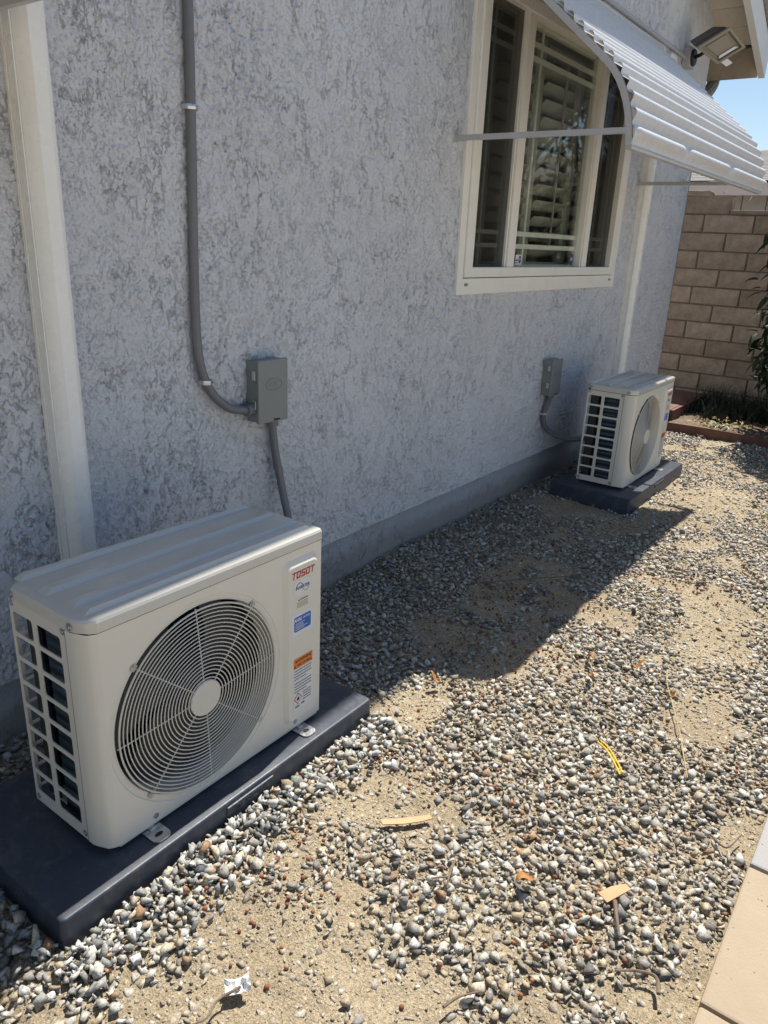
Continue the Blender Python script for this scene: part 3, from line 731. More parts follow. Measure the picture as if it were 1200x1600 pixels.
    for s_ in (0, .004):
        for i in range(nr + 1):
            r = .045 + (.207 - .045) * i / nr; span = R(70 + 22 * (i / nr)); lead = R(14) * (i / nr) ** 1.5
            for j in range(na + 1):
                u = j / na; a = lead + span * (u - .5); x = -.078 + .052 * (u - .5) * (1 - .25 * i / nr) + .010 * math.sin(math.pi * u) + s_
                V.append((x, r * math.cos(a), r * math.sin(a)))
    vv = [bl.verts.new(p) for p in V]; K = (nr + 1) * (na + 1); ix = lambda s_, i, j: vv[s_ * K + i * (na + 1) + j]
    for i in range(nr):
        for j in range(na):
            for s_ in (0, 1): bl.faces.new((ix(s_, i, j), ix(s_, i + 1, j), ix(s_, i + 1, j + 1), ix(s_, i, j + 1)))
    for i in range(nr):
        for j in (0, na): bl.faces.new((ix(0, i, j), ix(0, i + 1, j), ix(1, i + 1, j), ix(1, i, j)))
    for j in range(na):
        for i in (0, nr): bl.faces.new((ix(0, i, j), ix(0, i, j + 1), ix(1, i, j + 1), ix(1, i, j)))
    o = obj('blade', fixn(bl), 'fan', fn, (0, cy, cz), smooth=R(40)); o.rotation_euler.x = R(20)
    for q in (140, 260): o2 = obj('blade', o.data, None, fn, (0, cy, cz)); o2.rotation_euler.x = R(q)
    obj('motor_bracket', box(-.165, -.150, cy - .028, cy + .028, .02, .49), 'void', t)
    obj('motor', disc((-.150, cy, cz), 'x', .055, .052, 24, .006), 'void', t)
    # left side grille
    cols = ((-.253, -.181), (-.165, -.082)); xb = (-.262, -.173, -.061)
    zr = [(.480 - .057 * i - .047, .480 - .057 * i) for i in range(8)]; zb_ = [H_] + [(zr[i][0] + zr[i + 1][1]) / 2 for i in range(7)] + [.004]
    b = bmesh.new()
    for ci in range(2):
        for ri in range(8):
            h0 = rrect(cols[ci][0], cols[ci][1], zr[ri][0], zr[ri][1], .006, 3)
            X0, X1, Z0, Z1 = xb[ci], xb[ci + 1], zb_[ri + 1], zb_[ri]
            n = len(h0); out = []
            for i, p in enumerate(h0):
                q = i // 4; e = i % 4
                cx_, cz_ = ((X1, Z1), (X0, Z1), (X0, Z0), (X1, Z0))[q]
                if q in (0, 2): pt = (cx_, p[1]) if e < 1 else ((p[0], cz_) if e > 2 else (cx_, cz_))
                else: pt = (p[0], cz_) if e < 1 else ((cx_, p[1]) if e > 2 else (cx_, cz_))
                out.append(pt)
            y_ = .0012
            vo_ = [b.verts.new((p[0], y_, p[1])) for p in out]; vi = [b.verts.new((p[0], y_, p[1])) for p in h0]; vd = [b.verts.new((p[0], y_ + .0025, p[1])) for p in h0]
            for i in range(n):
                j = (i + 1) % n
                try: b.faces.new((vo_[i], vo_[j], vi[j], vi[i]))
                except Exception: pass
                b.faces.new((vi[i], vi[j], vd[j], vd[i]))
    bmesh.ops.remove_doubles(b, verts=b.verts[:], dist=.0001); bmesh.ops.dissolve_degenerate(b, edges=b.edges[:], dist=.00005)
    sg = obj('side_grille', fixn(b), 'cabinet', t); sg['label'] = 'side panel with two columns of openings'
    for p in ((-.252, .0012, .498), (-.070, .0012, .498), (-.250, .0012, .018), (-.072, .0012, .018)): screw(p, '-y', .0042)
    # inside: coil seen through the openings, rear coil guard, bulkhead
    obj('seam', box(-.0618, -.0600, .0001, .0014, .004, H_), 'void', t)
    obj('coil', box(-.172, -.066, .022, .052, .016, .50), 'coil', t)
    obj('inner_plate', box(-.250, -.206, .026, .030, .016, .50), 'fan', t)
    obj('inner_plate', box(-.252, -.066, .058, .062, .014, .503), 'fan', t)  # dark sheet added so the cabinet interior looks unlit through the openings
    obj('top_flange', box(-D_ + .003, -.0035, .034, W_ - .002, .496, .514), 'fan', t); obj('top_flange', box(-D_ + .003, -.05, .004, .0335, .496, .514), 'fan', t)  # dark core added to paint the shade in the gap under the cover
    obj('coil', box(-.258, -.240, .048, .505, .016, .50), 'coil', t)
    obj('bulkhead', box(-.255, -.058, .512, .517, .014, .505), 'void', t)
    obj('rear_panel', box(-D_, -.262, .512, W_, .010, H_ - .002), 'cabinet', t)
    # rear guard bars
    for i in range(9): obj('guard_bar', box(-D_, -.2605, .012, .510, .03 + .055 * i, .036 + .055 * i), 'cabinet', t)
    for y_ in (.006, .26): obj('guard_bar', box(-D_ + .0008, -.2612, y_, y_ + .008, .012, H_ - .004), 'cabinet', t)
    # top cover with raised bands
    def outline(o_, z):
        x0, x1, y0, y1 = -D_ - .002 - o_, .0025 + o_, -.0015 - o_, W_ + .0045 + o_
        return [(x1, y0 + .030, z), (x1, y1 - .006, z), (x1 - .006, y1, z), (x0 + .012, y1, z), (x0, y1 - .012, z), (x0, y0 + .022, z), (x0 + .022, y0, z), (x1 - .047, y0, z), (x1 - .030, y0 + .005, z), (x1 - .008, y0 + .019, z)]
    b = loft([outline(0, .5085), outline(0, .529), outline(-.0025, .5345), outline(-.008, .537)]); cv = obj('top_cover', fixn(b), 'cover', t, smooth=R(24))
    for xa, xb2, wd in ((-.246, -.236, .026), (-.152, -.148, .034), (-.0635, -.063, .030), (-.023, -.023, .016)):
        y0, y1 = .022, .645; b = bmesh.new(); zt_ = .5371
        q0 = [(xa - wd, y0, zt_), (xa, y0, zt_), (xb2, y1, zt_), (xb2 - wd * .35, y1, zt_)]
        e_ = min(.009, wd * .5); q1 = [(xa - wd + .002, y0 + .016, zt_ + .008), (xa - e_, y0 + .016, zt_ + .008), (xb2 - e_ * .7, y1 - .012, zt_ + .008), (xb2 - max(wd * .35, e_ * .7 + .003), y1 - .012, zt_ + .008)]
        q0[3] = (xb2 - max(wd * .35, e_ * .7 + .005), y1, zt_)
        obj('rib', fixn(loft([q0, q1])), 'cover', cv)
    for p in ((-.242, -.0018, .521), (-.040, -.0018, .519)): screw(p, '-y', .0046)
    # feet
    for y_ in (.112, .582):
        b = bmesh.new(); pts = rrect(-.07, .046, y_ - .022, y_ + .022, .016, 5); hl = [(.024 + .0055 * math.cos(R(a)), y_ + .010 * math.sin(R(a))) for a in range(0, 360, 15)]
        n = 24; b2 = loft([[(p[0], p[1], -.0115) for p in pts], [(p[0], p[1], -.0085) for p in pts]]); f_ = obj('foot', fixn(b2), 'steel', t)
        obj('slot', fixn(loft([[(p[0], p[1], -.0083) for p in hl], [(p[0], p[1], -.0079) for p in hl]])), 'black', f_)
        obj('rib', box(-.06, .006, y_ - .008, y_ + .008, -.0084, -.004, .001), 'steel', f_)
    for y_ in (.112, .582): obj('foot', box(-D_ - .045, -D_ + .06, y_ - .022, y_ + .022, -.0115, -.0085, .001), 'steel', t)
    return t
ac1 = make_ac(); ac1['label'] = 'beige air conditioner unit beside the thick cream duct with a fully shaded cabinet and large TOSOT logo'
ac2 = copy_tree(ac1); ac2.location = (.5225, 3.884, .087); ac2['label'] = 'beige air conditioner unit under the far end of the awning near the block wall'
ac1['label'] = 'beige air conditioner unit below the long vertical grey conduit and its disconnect box'

def make_pad(rect, z0, z1, label):
    x0, x1, y0, y1 = rect; t = thing('equipment_pad', label, 'equipment pad', (x0, y0, 0), 'pads under the outdoor units')
    L, W_ = y1 - y0, x1 - x0
    rings = []
    for ins, z in ((-.005, z0), (0, z1 - .006), (.0008, z1 - .003), (.0025, z1 - .0008), (.0055, z1)):
        rings.append([(p[0], p[1], z) for p in rrect(ins, W_ - ins, ins, L - ins, .013 - ins * .8, 5)])
    obj('slab', fixn(loft(rings)), 'pad', t, smooth=R(60))
    yc = L * .5 + .005
    pl = obj('name_plate', box(W_ - .002, W_ + .0055, yc - .075, yc + .075, z1 - .033, z1 - .011, .003), 'pad', t)
    obj('lettering', text_mesh('DIVERSITECH', .017, .0009, .95), 'pad', pl, (W_ + .0058, yc, z1 - .022))
    return t
make_pad(PAD1, -.05, .0725, 'dark grey equipment pad under the unit beside the first cream duct')
make_pad(PAD2, -.05, .0745, 'dark grey equipment pad with a sunlit strip near the timber edging')

# ================================================================== WALL FITTINGS
def duct(y0, ztop, zbot, label):
    t = thing('line_set_duct', label, 'duct cover', (0, y0, zbot), 'cream ducts on the wall'); W_, D_ = .074, .066; h = ztop - zbot
    pr = [(0.001, 0), (.030, .0005), (.042, .003), (.052, .009), (.060, .017), (D_, .026), (D_, W_ - .018), (.062, W_ - .008), (.054, W_ - .002), (.034, W_), (.001, W_)]
    obj('cover', fixn(loft([[(x, y, 0) for x, y in pr], [(x, y, h) for x, y in pr]])), 'ivory', t, smooth=R(16))
    obj('base_rail', box(.0005, .012, -.004, -.0005, 0, h), 'ivory', t)
    obj('seam', box(.034, .0405, -.0010, .002, 0, h), 'ivory', t)
    return t
duct(.964, 2.95, .20, 'cream plastic duct cover running down the wall behind the unit with grey conduit')
duct(4.962, 2.36, .20, 'cream plastic duct cover on the wall between window and house corner')

def disconnect(loc, label):
    t = thing('disconnect_box', label, 'electrical box', loc, 'electrical boxes on the wall')
    obj('enclosure', box(.001, .052, .002, .127, 0, .192, .002), 'boxgrey', t)
    cv = obj('cover', box(.050, .062, -.001, .130, -.004, .196, .003), 'boxgrey', t)
    el = [(0.0626, .066 + .036 * math.cos(R(a)), .118 + .019 * math.sin(R(a))) for a in range(0, 375, 15)]
    obj('embossed_oval', tube(el, .0011, 6), 'boxgrey', cv)
    obj('lettering', text_mesh('LEIC', .024, .0005, .9), 'boxgrey', cv, (.0624, .066, .118))
    for z in (.042, .135): obj('hinge', box(.034, .049, -.0035, .002, z, z + .028, .001), 'steel', t)
    obj('hasp', box(.0615, .066, .066, .090, .001, .006, .001), 'black', t)
    return t
disconnect((0, 1.634, .738), 'grey metal disconnect box with embossed oval above the unit by the first duct')
disconnect((0, 3.845, .530), 'grey metal disconnect box on the wall below the window corner')
def clip(name_parent, p, ax):
    b = tube([(p[0] - .018, p[1] - .018, p[2]), (p[0] + .008, p[1] - .0165, p[2]), (p[0] + .0175, p[1], p[2]), (p[0] + .008, p[1] + .0165, p[2]), (p[0] - .016, p[1] + .024, p[2])], .002, 6)
    for v in b.verts: v.co.z = p[2] + (v.co.z - p[2]) * 3.6
    return obj('strap', b, 'steel', name_parent)
c1 = thing('conduit', 'long grey conduit down the stucco bending into the side of the disconnect box', 'conduit', (0, 1.45, 0))
def cpath(pts, o): return [Vector(p) - Vector(o) for p in spline(pts, 6)]
O1 = (0, 1.45, 0)
obj('pipe', tube(cpath([(.018, 1.455, 3.3), (.018, 1.455, 2.2), (.018, 1.452, 1.85), (.018, 1.447, 1.6), (.018, 1.436, 1.24), (.018, 1.434, 1.03), (.020, 1.444, .93), (.023, 1.475, .855), (.028, 1.535, .800), (.028, 1.60, .782), (.028, 1.63, .779)], O1), .0135, 14), 'conduit', c1, smooth=R(50))
obj('fitting', tube([(.028, .158, .780), (.028, .185, .779)], .0195, 14), 'conduit', c1)
clip(c1, (.018, -.002, 1.605), 'z'); clip(c1, (.022, .010, .885), 'z')
c2 = thing('conduit', 'short grey conduit dropping from the disconnect box to the unit with the conduit above', 'conduit', (0, 1.73, 0)); O2 = (0, 1.73, 0)
obj('pipe', tube(cpath([(.030, 1.722, .735), (.030, 1.727, .68), (.032, 1.738, .60), (.05, 1.75, .48), (.10, 1.73, .36), (.18, 1.62, .27), (.26, 1.42, .25), (.30, 1.318, .26)], O2), .0135, 14), 'conduit', c2, smooth=R(50))
obj('fitting', tube([(.030, -.008, .738), (.030, -.006, .712)], .019, 14), 'conduit', c2)
c3 = thing('conduit', 'grey conduit looping from the far disconnect box into the back of the far unit', 'conduit', (0, 3.9, 0)); O3 = (0, 3.9, 0)
obj('pipe', tube(cpath([(.030, 3.93, .53), (.028, 3.905, .47), (.022, 3.885, .42), (.025, 3.90, .36), (.05, 3.955, .30), (.12, 4.03, .265), (.2, 4.06, .275), (.262, 4.06, .29)], O3), .0135, 14), 'conduit', c3, smooth=R(50))
obj('fitting', tube([(.030, .032, .532), (.030, .026, .506)], .019, 14), 'conduit', c3)
clip(c3, (.022, -.015, .42), 'z')
c4 = thing('conduit', 'thin painted conduit running level along the wall above the awning to the floodlight', 'conduit', (0, 2.0, 2.457))
obj('pipe', tube([(.016, -3, 0), (.016, 0, 0), (.016, 2, 0), (.016, 3.41, 0)], .0115, 12), 'foundation_clean', c4, smooth=R(50))
for y in (.4, 1.6, 3.15): obj('strap', box(.001, .0295, y - .008, y + .008, -.0135, .0135, .003), 'foundation_clean', c4)

# floodlight
fl = thing('floodlight', 'beige floodlight with dark housing on a black swivel under the roof edge', 'floodlight', (0, 5.45, 2.46))
FO = Vector((0, 5.45, 2.46)); P = lambda *p: Vector(p) - FO
obj('junction_box', box(.001, .048, -.055, .055, -.055, .055, .004), 'foundation_clean', fl)
obj('mount_plate', disc((.048, 0, 0), 'x', .047, .016, 24, .005), 'black', fl)
obj('swivel_arm', tube([(.06, 0, 0), (.10, -.015, .01), (.14, -.03, .035)], .011, 10), 'black', fl)
UL, UR, LR, LL = P(.137, 5.20, 2.46), P(.281, 5.30, 2.571), P(.350, 5.45, 2.492), P(.230, 5.35, 2.393)
cen = (UL + UR + LR + LL) / 4; nf = (UR - UL).cross(LL - UL).normalized()
if nf.y > 0: nf = -nf
sc = lambda s_, d: [cen + (p - cen) * s_ + nf * d for p in (UL, UR, LR, LL)]
hs = obj('housing', fixn(loft([sc(.93, -.0145), sc(.92, -.06), sc(.72, -.17)])), 'navy', fl)
b = bmesh.new(); loft([sc(1.0, -.008), sc(1.0, .010), sc(.84, .012), sc(.78, -.012)], False, True, b); obj('front_frame', fixn(b), 'lampbeige', fl)
obj('lens', fixn(loft([sc(.62, -.011), sc(.60, -.006)])), 'lampbeige', fl)
lw = [cen + (LL - cen) * .70 + nf * .0, cen + (LR - cen) * .70, cen + (LR - cen) * .52, cen + (LL - cen) * .52]
obj('reflector_lip', fixn(loft([[p + nf * -.004 for p in lw], [p + nf * .004 for p in lw]])), 'white', fl)
tb = LL + (LR - LL) * .12; tb2 = LL + (LR - LL) * .34; dn = (LL - UL).normalized() * .05
obj('sensor_tab', fixn(loft([[tb, tb2, tb2 + dn, tb + dn], [tb + nf * .012, tb2 + nf * .012, tb2 + dn + nf * .012, tb + dn + nf * .012]])), 'fascia', fl)
wc = thing('wall_cap', 'small white plastic cap fixed to the wall between awning and floodlight', 'vent cap', (0, 5.12, 2.36))
obj('shell', box(.001, .05, -.055, .055, -.045, .06, .016, 3), 'white', wc, smooth=R(40)); obj('flange', box(.0006, .006, -.085, -.056, -.04, .045, .002), 'white', wc)

# ------------------------------------------------------------------ awnings
def prof(s):
    # arc length s (0 at the wall) -> point, outward normal
    P0, P1, CT, P2 = Vector((.012, 2.405)), Vector((.585, 1.927)), Vector((.700, 1.833)), Vector((.715, 1.645))
    L0 = (P1 - P0).length
    if s <= L0: p = P0 + (P1 - P0) * (s / L0); d = (P1 - P0).normalized()
    else:
        t = min(1.0, (s - L0) / .3105)
        p = P1 * (1 - t) ** 2 + CT * 2 * t * (1 - t) + P2 * t * t; d = ((CT - P1) * (1 - t) + (P2 - CT) * t).normalized()
    return p, Vector((-d.y, d.x))
STOT = (Vector((.585, 1.927)) - Vector((.012, 2.405))).length + .3105
NS = 20; PIT = STOT / NS
def awning(y0, L, label, hooks=True):
    t = thing('window_awning', label, 'awning', (0, y0, 1.645), 'white metal awnings on the wall')
    O = Vector((0, 0, 1.645))
    for i in range(NS):
        s0 = PIT * i; s1 = PIT * (i + 1) + .004; m = 12; last = i == NS - 1
        ysn = [0, L] if not last else list(np.linspace(0, L, 161))
        tops, bots = [], []
        for y in ysn:
            am = 1.0
            if last:
                for yb in (.295, .64):
                    dq = min(1, max(0, (abs(y / L - yb) - .009) / .045)); am *= math.sqrt(1 - (1 - dq) ** 2)
                am *= min(1, .25 + y / .05)
            A, B = [], []
            for j in range(m + 1):
                u = j / m; p, n = prof(min(s0 + (s1 - s0) * u, STOT))
                bul = math.sin(math.pi * min(1, u / .62)) ** .7 if u < .62 else 0
                h = (.018 if last else .0135) * bul * am + .0035 * (1 - u) - (.003 * math.sin(math.pi * (u - .62) / .38) if u >= .62 else 0)
                q = p + n * (h + .004); q2 = p + n * (h + .0026)
                if last and am < 1: q = q - n * .004 * (1 - am)
                A.append(Vector((q.x, y, q.y)) - O); B.append(Vector((q2.x, y, q2.y)) - O)
            tops.append(A + B[::-1])
        b = loft(tops); obj('slat', fixn(b), 'awning', t, smooth=R(50))
    def arch(y, wd, inn, th, name):
        rings = []
        for s in list(np.linspace(.0, STOT, 26)):
            p, n = prof(s); a = p - n * inn; c = p - n * (inn + th)
            rings.append([Vector((a.x, y, a.y)) - O, Vector((a.x, y + wd, a.y)) - O, Vector((c.x, y + wd, c.y)) - O, Vector((c.x, y, c.y)) - O])
        obj(name, fixn(loft(rings)), 'awnframe', t)
    arch(-.004, .014, .000, .022, 'end_arch'); arch(L - .010, .014, .000, .022, 'end_arch')
    for q in (.295, .64): arch(L * q, .012, .002, .016, 'rafter')
    obj('front_bar', box(.690, .7135, .0105, L - .0105, -.012, .006, .002), 'awnframe', t)
    for y in (-.006, L - .012):
        obj('support_arm', box(.004, .700, y, y + .016, .036, .056, .002), 'awnframe', t)
        br = obj('bracket', box(.0006, .005, y - .006, y + .022, .030, .110, .001), 'awnframe', t)
        for z in (.078, .098): obj('bolt', disc((.005, y + .008, z), 'x', .004, .003, 8), 'screw', br)
    obj('wall_flange', box(.0006, .010, .0, L, .745, .795, .002), 'awning', t)
    if hooks:
        for q in (.36, .68, .93):
            y = L * q; hk = [(.700, y, -.012), (.700, y, -.035), (.694, y, -.050), (.684, y, -.052), (.678, y, -.042)]
            obj('hook', tube(spline(hk, 4), .0016, 6), 'steel', t)
    return t
aw = awning(2.783, 2.135, 'white slatted metal awning over the cream window')
awning(.889 - 2.0, 2.0, 'second metal awning whose end arm crosses above the near cream duct', False)

# ================================================================== GRAVEL AND LITTER
def ico(sub):
    b = bmesh.new(); bmesh.ops.create_icosphere(b, subdivisions=sub, radius=1); b.verts.ensure_lookup_table()
    V = np.array([v.co[:] for v in b.verts]); F = np.array([[v.index for v in f.verts] for f in b.faces]); b.free(); return V, F
def octa():
    b = bmesh.new(); bmesh.ops.create_icosphere(b, subdivisions=1, radius=1); V = np.array([v.co[:] for v in b.verts]); F = np.array([[v.index for v in f.verts] for f in b.faces]); b.free(); return V, F
def hull_rocks(n, npts, seed):
    # angular crushed stone: convex hulls, all templates padded to the same vertex / face count
    r = np.random.default_rng(seed); out = []
    while len(out) < n:
        P_ = r.normal(size=(npts, 3)); P_ /= np.linalg.norm(P_, axis=1)[:, None]
        P_ = np.sign(P_) * np.abs(P_) ** .75 * r.uniform(.78, 1.08, (npts, 1)); P_ *= np.array([1, r.uniform(.55, .95), r.uniform(.34, .66)])
        P_ /= np.abs(P_[:, :2]).max(); b = bmesh.new()
        for p in P_: b.verts.new(p)
        res = bmesh.ops.convex_hull(b, input=b.verts[:]); bmesh.ops.delete(b, geom=[v for v in b.verts if not v.link_faces], context='VERTS')
        bmesh.ops.triangulate(b, faces=b.faces[:]); b.verts.index_update(); b.normal_update()
        V = np.array([v.co[:] for v in b.verts]); F = np.array([[v.index for v in f.verts] for f in b.faces]); b.free()
        if len(V) == npts and len(F) == 2 * npts - 4: out.append((V, F))
    return out
PAL = np.array([(.56, .535, .475), (.44, .42, .375), (.30, .295, .275), (.225, .225, .215), (.13, .132, .135), (.08, .083, .088), (.38, .315, .225), (.46, .40, .31), (.30, .185, .11), (.22, .23, .20), (.60, .58, .53)])
PAL = np.minimum(PAL * 1.08, .56)
PW = np.array([.20, .20, .17, .11, .05, .015, .10, .08, .025, .04, .05]); PW = PW / PW.sum()
def in_rect(x, y, r, m): return (x > r[0] - m) & (x < r[1] + m) & (y > r[2] - m) & (y < r[3] + m)
def scatter(n, x0, x1, y0, y1, dens, med, sig, lo, hi, seed, sep=.80):
    r = np.random.default_rng(seed)
    x = r.uniform(x0, x1, n); y = r.uniform(y0, y1, n); s = np.clip(med * np.exp(r.normal(0, sig, n)), lo, hi) / 2
    keep = (r.random(n) < dens(x, y)) & ~in_rect(x, y, PAD1, .006 + s * .6) & ~in_rect(x, y, PAD2, .006 + s * .6) & (x > s * .5 - .01) & (x < 1.664 - s * .6)
    x, y, s = x[keep], y[keep], s[keep]; o = np.argsort(-s); x, y, s = x[o], y[o], s[o]
    cell = .03 if hi > .02 else .012; G = {}; ok = []
    X_, Y_, S_ = x.tolist(), y.tolist(), s.tolist()
    for i in range(len(X_)):
        cx, cy = int(X_[i] / cell), int(Y_[i] / cell); good = True
        for a in (cx - 1, cx, cx + 1):
            for b_ in (cy - 1, cy, cy + 1):
                for j in G.get((a, b_), ()):
                    if (X_[i] - X_[j]) ** 2 + (Y_[i] - Y_[j]) ** 2 < (sep * (S_[i] + S_[j])) ** 2: good = False; break
                if not good: break
            if not good: break
        if good: G.setdefault((cx, cy), []).append(i); ok.append(i)
    ok = np.array(ok, int); return x[ok], y[ok], s[ok]
def build_rocks(x, y, z, s, npts, seed, pal=PAL, pw=PW, tilt=.35, ntmp=40, dust=None):
    r = np.random.default_rng(seed); T = hull_rocks(ntmp, npts, seed); n = len(x); ti = r.integers(0, ntmp, n)
    yaw = r.uniform(0, 2 * np.pi, n); tx = r.normal(0, tilt, n); ty = r.normal(0, tilt, n)
    cz_, sz_ = np.cos(yaw), np.sin(yaw); cx_, sx_ = np.cos(tx), np.sin(tx); cy_, sy_ = np.cos(ty), np.sin(ty); Z0 = np.zeros(n); O_ = np.ones(n)
    Rz = np.stack([cz_, -sz_, Z0, sz_, cz_, Z0, Z0, Z0, O_], 1).reshape(n, 3, 3); Rx = np.stack([O_, Z0, Z0, Z0, cx_, -sx_, Z0, sx_, cx_], 1).reshape(n, 3, 3); Ry = np.stack([cy_, Z0, sy_, Z0, O_, Z0, -sy_, Z0, cy_], 1).reshape(n, 3, 3)
    RM = Rx @ Ry @ Rz
    TT = np.stack([t_[0] for t_ in T])[ti] * s[:, None, None]; V = np.einsum('nij,nvj->nvi', RM, TT) + np.stack([x, y, z], 1)[:, None, :]
    nv = V.shape[1]; FF = (np.stack([t_[1] for t_ in T])[ti] + (np.arange(n) * nv)[:, None, None]).reshape(-1, 3)
    c = pal[r.choice(len(pal), n, p=pw)] * r.uniform(.82, 1.18, n)[:, None]
    if dust is not None: c = c * (1 - dust[:, None]) + np.array([.36, .29, .20]) * dust[:, None]
    return V.reshape(-1, 3), FF, np.repeat(c, nv, 0)
def cat(parts):
    Vs, Fs, Cs = [], [], []; o = 0
    for V, F, C in parts: Vs.append(V); Fs.append(F + o); Cs.append(C); o += len(V)
    return np.concatenate(Vs), np.concatenate(Fs), np.concatenate(Cs)
def gdens(x, y): return np.clip(1 - sandness(x, y) * .97 + .25 * (vn(x * 40, y * 40) - .6), .13, 1)
parts = []
# lower layer, near and far; then a loose layer on top in the gravelly places
for (n, ya, yb, med, sub, sd_) in ((125000, -.3, 2.7, .0112, 8, 21), (80000, 2.7, 6.0, .0130, 7, 22)):
    x, y, s = scatter(n, -.01, 1.66, ya, yb, gdens, med, .50, .0045, .036, sd_, .64)
    sd2 = sandness(x, y); z = ground_h(x, y) + s * (.12 - .26 * sd2)
    parts.append(build_rocks(x, y, z, s, sub, sd_, dust=np.clip(np.random.default_rng(3).uniform(.08, .5, len(x)) + sd2 * .3, 0, .75)))
    x, y, s = scatter(int(n * .55), -.01, 1.66, ya, yb, lambda a, c_: np.clip(.95 - sandness(a, c_) * 1.7, 0, 1), med * 1.15, .38, .007, .034, sd_ + 5, .80)
    z = ground_h(x, y) + s * .52 + .003
    parts.append(build_rocks(x, y, z, s, sub, sd_ + 5, tilt=.45, dust=np.random.default_rng(4).uniform(.03, .38, len(x))))
# stones banked against the front of the first pad
r = np.random.default_rng(77); n = 1200
y = r.uniform(.47, 1.50, n); d = np.abs(r.normal(0, .055, n)); s = np.clip(.0165 * np.exp(r.normal(0, .38, n)), .009, .036) / 2
x = .676 + s * .75 + d; z = ground_h(x, y) + s * .6 + .020 * np.exp(-d / .05)
parts.append(build_rocks(x, y, z, s, 9, 78, tilt=.6))
x = r.uniform(.20, .67, 160); y = r.uniform(.30, .50, 160); s = np.clip(.024 * np.exp(r.normal(0, .25, 160)), .014, .04) / 2; y = np.minimum(y, .503 - s * .7)
parts.append(build_rocks(x, y, ground_h(x, y) + s * .7 + .012, s, 9, 79, tilt=.5))
V, F, C = cat(parts); print('gravel tris', len(F))
tag(obj('gravel', np_mesh('gravel', V, F, C), 'stone'), 'loose grey, white and tan crushed stone gravel over sandy soil', 'gravel', kind='stuff')
# small grit lying on the sand
x, y, s = scatter(30000, 0, 1.66, -.2, 4.2, lambda a, c_: np.clip(.35 + sandness(a, c_) * .5, 0, 1), .0062, .3, .003, .0105, 31, .9)
V, F, C = build_rocks(x, y, ground_h(x, y) + s * .35, s, 6, 32, dust=np.random.default_rng(5).uniform(.1, .7, len(x)))
tag(obj('grit', np_mesh('grit', V, F, C), 'stone'), 'fine tan grit scattered over the sandy patches', 'grit', kind='stuff')
# dried reddish berries
x, y, s = scatter(2600, .3, 1.66, .2, 3.2, lambda a, c_: np.clip((fbm(a, c_, 3.5) - .44) * 6, .03, 1), .0085, .15, .006, .011, 41, 1.0)
bp = np.array([(.26, .10, .05), (.32, .14, .07), (.20, .085, .05), (.36, .20, .11)])
rr = np.random.default_rng(42); V0, F0 = ico(2); n = len(x); z = ground_h(x, y) + s * .9 + rr.uniform(0, .016, n) * (1 - sandness(x, y))
V = (V0[None] * s[:, None, None] + np.stack([x, y, z], 1)[:, None]).reshape(-1, 3); F = (F0[None] + (np.arange(n) * len(V0))[:, None, None]).reshape(-1, 3)
C = np.repeat(bp[rr.integers(0, 4, n)] * rr.uniform(.7, 1.2, n)[:, None], len(V0), 0)
tag(obj('dried_berries', np_mesh('dried_berries', V, F, C, True), 'berry'), 'dried reddish brown berries scattered among the gravel', 'berries', kind='stuff')

gh = lambda x, y: float(ground_h(np.array([x]), np.array([y]))[0])
def strip(pts, wd, th, mat, name, label, cat_, curl=0.0):
    P_ = [Vector(p) for p in pts]; rings = []
    for i, p in enumerate(P_):
        t_ = (P_[min(i + 1, len(P_) - 1)] - P_[max(i - 1, 0)]).normalized(); sd_ = t_.cross(Vector((0, 0, 1))).normalized()
        wv = wd[i] if hasattr(wd, '__len__') else wd; u_ = Vector((0, 0, 1))
        rings.append([p - sd_ * wv / 2 + u_ * curl * wv, p, p + sd_ * wv / 2 + u_ * curl * wv, p + sd_ * wv / 2 + u_ * (th + curl * wv), p + u_ * th, p - sd_ * wv / 2 + u_ * (th + curl * wv)])
    return tag(obj(name, fixn(loft(rings)), mat), label, cat_)
def onground(pts, dz=.02): return [(x, y, gh(x, y) + dz + (q[0] if q else 0)) for x, y, *q in pts]
strip(onground([(.945, 1.149), (.975, 1.195), (1.0, 1.228), (1.017, 1.254)], .017), [.017, .019, .018, .014], .0025, 'cardboard', 'cardboard_scrap', 'long narrow brown cardboard strip on sandy gravel', 'scrap')
strip(onground([(1.437, 1.272), (1.453, 1.304), (1.470, 1.336)], .024), [.028, .026, .016], .002, 'cardboard', 'cardboard_scrap', 'short wedge of brown cardboard on gravel by the pavers', 'scrap')
yt = thing('yellow_strap', 'doubled bright yellow plastic strap end lying on the gravel', 'strap', (1.28, 1.71, 0))
yp = onground([(1.234, 1.757), (1.262, 1.742), (1.300, 1.700), (1.331, 1.660)], .034); yo = Vector((1.28, 1.71, 0))
obj('strand', tube([Vector(p) - yo for p in spline(yp, 5)], .0024, 8), 'yellow', yt)
obj('strand', tube([Vector(p) - yo + Vector((.004, .007, .003)) for p in spline(yp, 5)], .0022, 8), 'yellow', yt)
sp_ = onground([(1.262, 2.30), (1.29, 2.20), (1.345, 2.09), (1.395, 1.98), (1.430, 1.88), (1.470, 1.78)], .026)
tag(obj('straw_stalk', tube(spline(sp_, 6), .0017, 6), 'straw'), 'long thin curved straw-coloured stalk on the gravel', 'stalk')
def twig(pts, r, label, dz=.026):
    q = onground(pts, dz); n = len(spline(q, 5)); return tag(obj('twig', tube(spline(q, 5), [r * (1 - .5 * i / n) for i in range(n)], 7), 'twig'), label, 'twig')
twig([(1.462, 1.275), (1.480, 1.235), (1.500, 1.195)], .0048, 'stout short brown twig just below the wedge of cardboard')
twig([(.985, .665), (.975, .62), (.985, .585), (.97, .55)], .0026, 'thin dark twig bent beside the white paper scrap')
